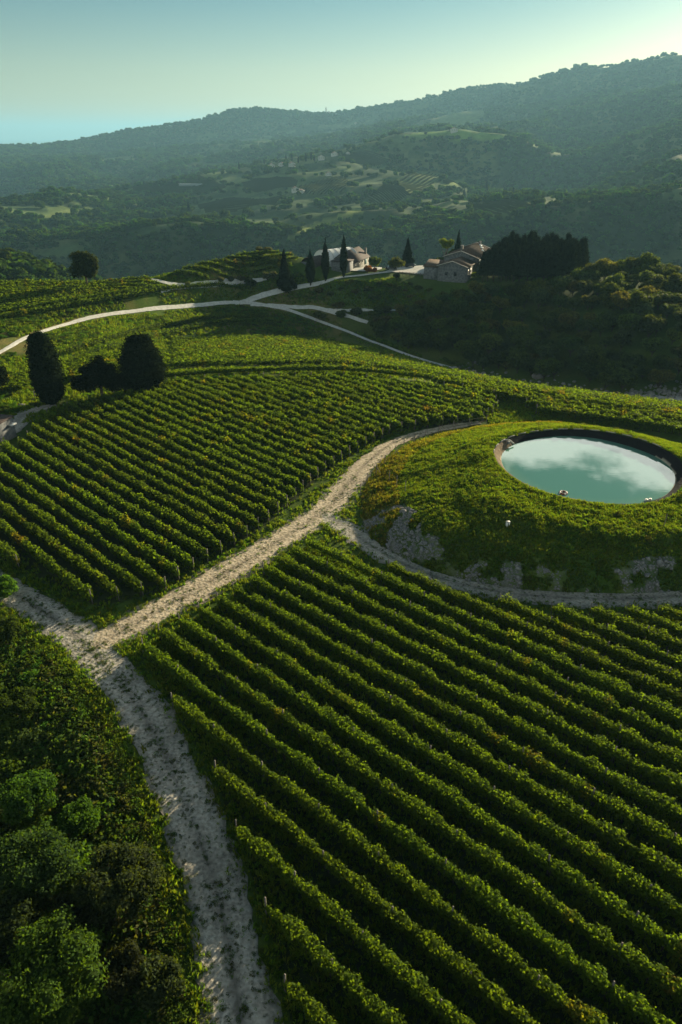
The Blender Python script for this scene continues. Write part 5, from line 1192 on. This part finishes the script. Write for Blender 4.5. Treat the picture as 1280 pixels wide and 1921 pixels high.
# white barrel vault
T0 = at(613, 506)
tn = thing('barrel_shed', 'white barrel-roofed shed glowing behind the farm cypresses', 'building', (T0[0] - 2.5, T0[1] + 8, hz(*T0)), -math.radians(52))
V, F = [], []; K = 18; Wd, Hh, Ln = 5.2, 6.2, 15
for yy in (0, Ln):
    for k in range(K + 1):
        a = math.pi * k / K; V.append((Wd * math.cos(a), yy, Hh * math.sin(a) ** .85 - .4))
for k in range(K): F.append((k, k + 1, K + 2 + k, K + 1 + k))
link('roof', mesh_np('roof', np.array(V), np.array(F), [M_WHITE], smooth_=True), tn)
V2 = []; F2 = []
for yy in (0.02, Ln - .02):
    b = len(V2); V2.append((0, yy, 0))
    for k in range(K + 1):
        a = math.pi * k / K; V2.append((Wd * .985 * math.cos(a), yy, Hh * .985 * math.sin(a) ** .85 - .4))
    F2 += [(b, b + 1 + k, b + 2 + k) for k in range(K)]
link('end_wall', mesh_np('end_wall', np.array(V2), np.array(F2), [M_WHITE]), tn)
for k in range(6):
    y = 0.4 + k * (Ln - .8) / 5; pts = [(Wd * 1.01 * math.cos(math.pi * j / 12), y, Hh * 1.01 * math.sin(math.pi * j / 12) ** .85 - .4) for j in range(13)]
    child(MB().tube(pts, .09, 4), 'hoop', M_EAVE, tn)
D0 = at(575, 509)
ds = thing('dark_shed', 'dark domed hay shed left of the white barrel roof', 'building', (D0[0], D0[1] + 4, hz(*D0)), -math.radians(40))
V, F = [], []
for yy in (0, 8):
    for k in range(K + 1):
        a = math.pi * k / K; V.append((3.4 * math.cos(a), yy, 4.6 * math.sin(a) - .3))
for k in range(K): F.append((k, k + 1, K + 2 + k, K + 1 + k))
link('roof', mesh_np('roof', np.array(V), np.array(F), [M_DTILE], smooth_=True), ds)
child(MB().box(-3.1, 3.1, .05, .2, -1, 2.6), 'end_wall', M_WALL, ds)
# wooden fence of the farmyard
a, b = at(749, 516), at(795, 519)
fn = thing('wooden_fence', 'low wooden post and rail fence along the front of the farmyard', 'fence', (a[0], a[1], hz(*a)))
L_ = np.linalg.norm(b - a); m = 7
for k in range(m + 1):
    q = a + (b - a) * k / m; z = hz(*q); child(MB().box(-.07, .07, -.07, .07, -.3, 1.3), 'post', M_WOODF, fn, loc=(q[0] - a[0], q[1] - a[1], z - hz(*a)))
for zz in (.55, 1.1):
    child(MB().tube([(0, 0, zz), (b[0] - a[0], b[1] - a[1], zz + hz(*b) - hz(*a))], .06, 5), 'rail', M_WOODF, fn)
def car(px, py, rz, label, col):
    x, y = at(px, py); c = thing('parked_car', label, 'car', (x, y, hz(x, y) + .3), rz); m = plain_mat('car_paint', col, .25)
    body = MB(); prof = [(-2.1, .35), (-2.15, .8), (-1.3, .95), (-.7, 1.42), (.9, 1.45), (1.6, 1.0), (2.1, .9), (2.15, .35)]
    v = [(x_, s * .85, z_) for s in (-1, 1) for x_, z_ in prof]; n = len(prof)
    body.add(v, [(k, k + 1, n + k + 1, n + k) for k in range(n - 1)], [(0, k + 1, k) for k in range(1, n - 1)] + [(n, n + k, n + k + 1) for k in range(1, n - 1)])
    child(body, 'body', m, c)
    child(MB().box(-.62, .82, -.87, .87, 1.0, 1.32), 'side_windows', M_DARKW, c)
    for sx in (-1.3, 1.3):
        for sy in (-.8, .8): child(MB().tube([(0, -.11, 0), (0, .11, 0)], .33, 10), 'wheel', M_BLACK, c, loc=(sx, sy, .33))
car(733, 507, .3, 'dark car parked left of the yellow-green yard tree', (0.03, 0.035, 0.04))
car(769, 502, .1, 'dark car under the conical fir at the back of the yard', (0.025, 0.025, 0.03))

# ------------------------------------------------------------------ corner with the stone shed at left edge
x, y = P(-22, 840, 0)
ed = thing('stone_hut', 'dark stone hut with a pale ledge cut by the left edge beside the left vineyard', 'building', (x, y, hz(x, y)), -.22)
child(MB().box(-4, 1.6, 0, 5.5, -1, 3.6), 'wall', M_WALL, ed); child(MB().box(-4.2, 1.8, -.2, 5.7, 3.6, 3.78), 'roof', M_DTILE, ed)
child(MB().box(1.62, 2.4, 4.0, 5.2, 2.5, 2.7), 'ledge', M_WHITE, ed)
for (px, py, a, b, c, lb) in ((40, 756, 1.2, .6, .35, 'pale flat stone slab on the grass left of the tall cypress'), (63, 743, .7, .45, .3, 'small pale stone block near the foot of the tall cypress')):
    x, y = P(px, py); o = MB().box(-a / 2, a / 2, -b / 2, b / 2, 0, c).build('stone_slab', M_STONE); o.location = (x, y, hz(x, y)); o['label'] = lb; o['category'] = 'stone'
x, y = P(62, 742); o = MB().tube([(0, 0, -.2), (0, 0, 1.2), (.03, 0, 1.9)], [.14, .12, .05], 8).build('marker_post', M_STONE); o.location = (x + .1, y + .5, hz(x, y)); o['label'] = 'short grey marker post standing left of the tall cypress trunk'; o['category'] = 'post'

# ------------------------------------------------------------------ things at the pond
def mz(x, y): return float(mound(np.array([x]), np.array([y]))[0][0])
x, y = P(1057, 925, WZ)
V, F = [], []; R1, r1_, n1, n2 = .44, .15, 28, 10
for i in range(n1):
    a = 2 * math.pi * i / n1
    for j in range(n2):
        b = 2 * math.pi * j / n2; V.append(((R1 + r1_ * math.cos(b)) * math.cos(a), (R1 + r1_ * math.cos(b)) * math.sin(a), r1_ * math.sin(b)))
        F.append((i * n2 + j, ((i + 1) % n1) * n2 + j, ((i + 1) % n1) * n2 + (j + 1) % n2, i * n2 + (j + 1) % n2))
mi = [1 if (k // n2) % 7 < 2 else 0 for k in range(n1 * n2)]
o = link('life_ring', mesh_np('life_ring', np.array(V), np.array(F), [plain_mat('ring_red', (0.16, 0.06, 0.045)), plain_mat('ring_white', (.7, .66, .6))], smooth_=True, midx=mi), loc=(x, y, WZ + .05))
o['label'] = 'reddish life ring with pale bands floating near the front edge of the pond'; o['category'] = 'life ring'
x, y = P(953, 982, 3.0)
for _ in range(8): x, y = P(953, 982, mz(x, y) + .4)
t = thing('water_meter_box', 'small pale upright box standing on the shaded front of the pond bank', 'box', (x, y, mz(x, y)), .2)
child(MB().box(-.2, .2, -.14, .14, -.1, .62), 'body', M_WHITE, t); child(MB().box(-.24, .24, -.18, .18, .62, .68), 'lid', M_EAVE, t); child(MB().box(-.04, .04, -.16, -.141, .1, .5), 'slot', M_DARKW, t)
for (px, py, lb) in ((1212, 939, 'white plastic jerrycan at the water line, right front of the pond'), (1219, 938, 'small white float bobbing beside the jerrycan')):
    x, y = P(px, py, WZ)
    if 'jerry' in lb:
        t = thing('jerrycan', lb, 'container', (x, y, WZ - .05), .5); child(MB().box(-.22, .22, -.14, .14, 0, .24), 'body', M_WHITE, t); child(MB().tube([(.14, 0, .23), (.14, 0, .32)], .05, 6), 'cap', M_EAVE, t)
    else:
        hv, hf, _c = blob_hull([(0, 0, 0, .2, .16)], (1, 1, 1), 1, 2); o = link('float', mesh_np('float', hv, hf, [M_WHITE]), loc=(x, y, WZ)); o['label'] = lb; o['category'] = 'float'
x, y = P(962, 831, 3.9)
t = thing('inlet_pipe', 'pale inlet pipe and stones on the left rim of the pond', 'pipe', (x - .8, y + .2, 4.0), 0)
child(MB().tube([(-.9, .3, .35), (.3, 0, .3), (1.0, -.3, -.2)], .12, 8), 'pipe', M_EAVE, t)
child(MB().box(-.9, -.4, -.3, .2, 0, .4), 'stone', M_STONE, t); child(MB().box(-.2, .25, -.7, -.3, -.1, .3), 'stone', M_STONE, t)
# liner hems laid in strips along the back rim
for k in range(14):
    a0_ = math.radians(20 + k * 11); pts = []
    for j in range(5):
        a = a0_ + math.radians(j * 1.7); rw0 = 12.1 * 11.5 / math.hypot(11.5 * math.cos(a), 12.1 * math.sin(a)); rr_ = rw0 + 1.25
        xx, yy = PC[0] + rr_ * math.cos(a), PC[1] + rr_ * math.sin(a); pts.append((xx, yy, mz(xx, yy) + .12))
    p0_ = np.array(pts[0]); m = MB().tube([np.array(p) - p0_ for p in pts], .09, 5)
    o = m.build('edging_stone', M_STONE, loc=tuple(p0_)); o['label'] = f'{ordinal(k + 1)} grey edging length on the back rim of the pond, counted from the right'; o['category'] = 'edging'; o['group'] = 'edging along the back rim of the pond'
# wire fence round the left of the bank
FP = [(720, 912), (731, 906), (744, 896), (757, 882), (735, 880), (742, 866), (757, 856), (775, 841), (797, 831), (822, 822), (843, 816), (878, 804), (900, 800), (925, 795)]
fp = [(676, 928), (690, 906), (706, 890), (722, 872), (741, 855), (758, 842), (777, 832), (797, 824), (822, 815), (851, 807), (880, 801), (912, 796)]
q0 = None; wires = []
wf = None
for i, (px, py) in enumerate(fp):
    x, y = P(px, py, 0.6)
    for _ in range(6):
        zz = max(mz(x, y), 0); x, y = P(px, py, zz)
    if wf is None: wf = thing('wire_fence', 'old wire fence on thin posts curving round the left side of the pond bank', 'fence', (x, y, zz)); q0 = np.array([x, y, zz])
    lean = (random.uniform(-.1, .1), random.uniform(-.1, .1), 0)
    o = child(MB().tube([(0, 0, -.2), (0, 0, 1.75)], .055, 5), 'post', M_POST, wf, loc=tuple(np.array([x, y, zz]) - q0)); o.rotation_euler = lean
    if i in (2, 4, 8): child(MB().tube([(.9, -.4, -.1), (0, 0, 1.4)], .045, 5), 'strut', M_POST, wf, loc=tuple(np.array([x, y, zz]) - q0))
    wires.append(np.array([x, y, zz]) - q0)
for zz in (.7, 1.4):
    child(MB().tube([p + np.array([0, 0, zz]) for p in wires], .012, 3), 'wire', M_POST, wf)
for i, (px, py, lb) in enumerate([(730, 905, 'thin wooden stake second from left on the grassy flank of the bank'), (744, 915, 'thin wooden stake with a leaning strut on the flank of the bank'), (760, 925, 'thin stake lowest on the grassy flank of the pond bank'), (1245, 990, 'thin bare stake on the front of the bank near the right edge')]):
    x, y = P(px, py, 2)
    for _ in range(8): x, y = P(px, py, mz(x, y))
    o = MB().tube([(0, 0, -.2), (.04, .02, 1.9)], .05, 5).build('stake', M_POST, loc=(x, y, mz(x, y))); o['label'] = lb; o['category'] = 'stake'

# ------------------------------------------------------------------ far buildings, mast and skyline trees
M_FARW = plain_mat('far_plaster', (0.55, 0.52, 0.46)); M_FARR = plain_mat('far_roof', (0.16, 0.09, 0.06))
def house(px, py, w, d, hh, rz, label, cat='house', wall=M_FARW, roof=M_FARR, n_win=3, name='distant_house'):
    x, y = at(px, py); t = thing(name, label, cat, (x, y, hz(x, y)), rz)
    f = MB(); r = MB(); gable(f, r, -w / 2, w / 2, -d / 2, d / 2, -4, hh, hh + w * .22, over=.5, th=.3)
    child(f, 'wall', wall, t); child(r, 'roof', roof, t)
    for k in range(n_win):
        child(MB().box(-w / 2 + w * (k + .5) / n_win - .6, -w / 2 + w * (k + .5) / n_win + .6, -d / 2 - .05, -d / 2 + .02, hh * .45, hh * .45 + 1.6), 'window', M_DARKW, t)
    return t
hl = [(555, 360, 14, 9, 6, .3, 'white walled house at the foot of the terraced fields across the valley'), (566, 363, 10, 8, 5, .8, 'smaller grey house beside the white one across the valley'), (510, 315, 14, 10, 7, .2, 'house at the left end of the hamlet on the middle ridge'), (528, 312, 12, 9, 6, -.3, 'second house of the hamlet on the middle ridge'), (548, 313, 13, 9, 7, .5, 'hamlet house just left of the dark treetops on the middle ridge'),
      (603, 300, 14, 9, 7, .1, 'hamlet house right of the cypress group on the middle ridge'), (628, 293, 15, 9, 6, .3, 'pale house at the upper right of the hamlet'), (617, 330, 12, 8, 5, .2, 'lone house below the hamlet'), (935, 371, 11, 8, 5, .2, 'small white house in the wooded dip on the right'), (852, 247, 16, 9, 6, .1, 'farm on top of the bright mown field'),
      (653, 291, 10, 8, 5, 0, 'tiny pale house right of the hamlet'), (136, 272, 16, 9, 5, .1, 'long pale house on the left end of the far ridge'), (668, 232, 13, 9, 5, .4, 'pale far house on the lit shelf under the skyline'), (890, 195, 14, 9, 5, .2, 'far house high on the right ridge')]
for q in hl: house(*q[:6], q[6])
g_ = at(370, 348)
t = thing('greenhouse', 'long low pale greenhouse on the terraces across the valley', 'greenhouse', (g_[0], g_[1], hz(*g_)), -.1)
child(MB().box(-42, 30, -5, 5, -1, 3.2), 'wall', plain_mat('grey_sheet', (.3, .32, .33)), t); child(MB().box(-42.5, 30.5, -5.5, 5.5, 3.2, 3.8), 'roof', plain_mat('dull_sheet', (.34, .36, .37)), t); child(MB().box(31, 44, -5, 5, -1, 4), 'bay', M_WHITE, t)
# church on the skyline
x, y = at(612, 216); z0 = hz(x, y)
t = thing('church', 'small church with a spire on the skyline', 'church', (x, y, z0 + 2)); f = MB(); r = MB(); gable(f, r, 6, 26, -9, 9, -10, 12, 17, over=.5, th=.5)
child(f, 'wall', M_FARW, t); child(r, 'roof', M_FARR, t); child(MB().box(-3, 3, -3, 3, -10, 26), 'tower', M_FARW, t)
child(MB().add([(-3.4, -3.4, 26), (3.4, -3.4, 26), (3.4, 3.4, 26), (-3.4, 3.4, 26), (0, 0, 42)], [(0, 3, 2, 1)], [(0, 1, 4), (1, 2, 4), (2, 3, 4), (3, 0, 4)]), 'spire', M_FARR, t)
# lattice mast
x, y = at(991, 150); z0 = hz(x, y); t = thing('radio_mast', 'thin lattice radio mast standing on the right skyline', 'mast', (x, y, z0)); HM = 52
for sx, sy in ((-1, -1), (1, -1), (1, 1), (-1, 1)): child(MB().tube([(sx * 2.2, sy * 2.2, -6), (sx * .5, sy * .5, HM)], .38, 4), 'leg', M_DTILE, t)
br = MB()
for k in range(14):
    za, zb = HM * k / 14, HM * (k + 1) / 14; wa, wb = 2.2 - 1.7 * k / 14, 2.2 - 1.7 * (k + 1) / 14
    br.tube([(-wa, -wa, za), (wb, -wb, zb)], .2, 3).tube([(wa, -wa, za), (-wb, -wb, zb)], .2, 3)
child(br, 'lattice', M_DTILE, t)
# clumps that stand out: hamlet cypresses and skyline trees
fc = make_tree('far_cypress', 'x', 'tree', column_lobes(15, 2.4, 3), 240, 1.4, CYP, M_CYP, ([(0, 0, -1), (0, 0, 5)], [.3, .2]), group='far cypresses of the hamlet', hull=.9)
for i, (px, py, s) in enumerate(sorted([(449, 318, 1.0), (485, 305, .9), (496, 308, .8), (500, 304, .9), (478, 309, .8), (537, 306, 1.1), (548, 302, .9), (560, 306, .8), (574, 303, 1.0), (584, 300, 1.0), (590, 303, .8), (355, 400, 1.1), (185, 400, .9), (912, 360, 1.2), (870, 375, 1.1), (948, 368, .9), (955, 372, .9), (962, 370, 1.0), (945, 365, .8), (975, 370, .8)])):
    x, y = at(px, py); loc = (x, y, hz(x, y)); lb = f'{ordinal(i + 1)} slim dark cypress from the left across the valley'
    if i == 0: fc.location = loc; fc['label'] = lb
    else: copy_thing(fc, loc, i, s * 1.15, lb)
rt = make_tree('far_round_tree', 'x', 'tree', rlobes(6, 7, 8, 9), 420, 1.5, (0.025, 0.038, 0.015), M_TREE, ([(0, 0, -1), (0, 0, 6)], [.4, .2]), group='trees standing out on far ridges', hull=.8)
for i, (px, py, s) in enumerate(sorted([(799, 254, .8), (843, 246, 1), (740, 256, 1.3), (732, 258, 1.2), (748, 255, 1), (455, 203, 2.0), (463, 201, 2.0), (446, 206, 1.7), (505, 199, 1.5), (515, 199, 1.4), (525, 200, 1.5), (700, 198, 1.8), (710, 196, 1.6), (692, 200, 1.5), (650, 209, 1.3), (640, 211, 1.2), (600, 212, 1.4), (590, 212, 1.2), (291, 242, 1.2), (870, 164, 1.6), (880, 162, 1.4), (740, 192, 1.5), (1232, 105, 1.6), (1240, 104, 1.6), (1190, 112, 1.5), (1000, 146, 1.4), (1040, 138, 1.4), (320, 348, 1.0), (335, 347, .9), (345, 346, .8), (305, 349, .9)])):
    x, y = at(px, py); loc = (x, y, hz(x, y) - 1); lb = f'{ordinal(i + 1)} dark round tree from the left of those standing out on far ridges'
    if i == 0: rt.location = loc; rt['label'] = lb; rt.scale = (s,) * 3
    else: copy_thing(rt, loc, i, s, lb)

# ------------------------------------------------------------------ air
HZ_D = 0.85e-4
ztop = float(max(KN_Z.max() + 70, CAM_H + 60)); S_ = 47500.0
hzm, N, L = new_mat('air'); out = N.new('ShaderNodeOutputMaterial'); pv = N.new('ShaderNodeVolumePrincipled')
pv.inputs['Color'].default_value = (0.31, 0.60, 0.80, 1); pv.inputs['Density'].default_value = HZ_D; pv.inputs['Anisotropy'].default_value = 0.2
L.new(pv.outputs[0], out.inputs['Volume'])
MB().box(-S_, S_, -600, S_, -252.5, ztop).build('haze', hzm, kind='stuff')
print('done, top', ztop, 'triangles', sum(len(m.loops) - 2 * len(m.polygons) for m in bpy.data.meshes))
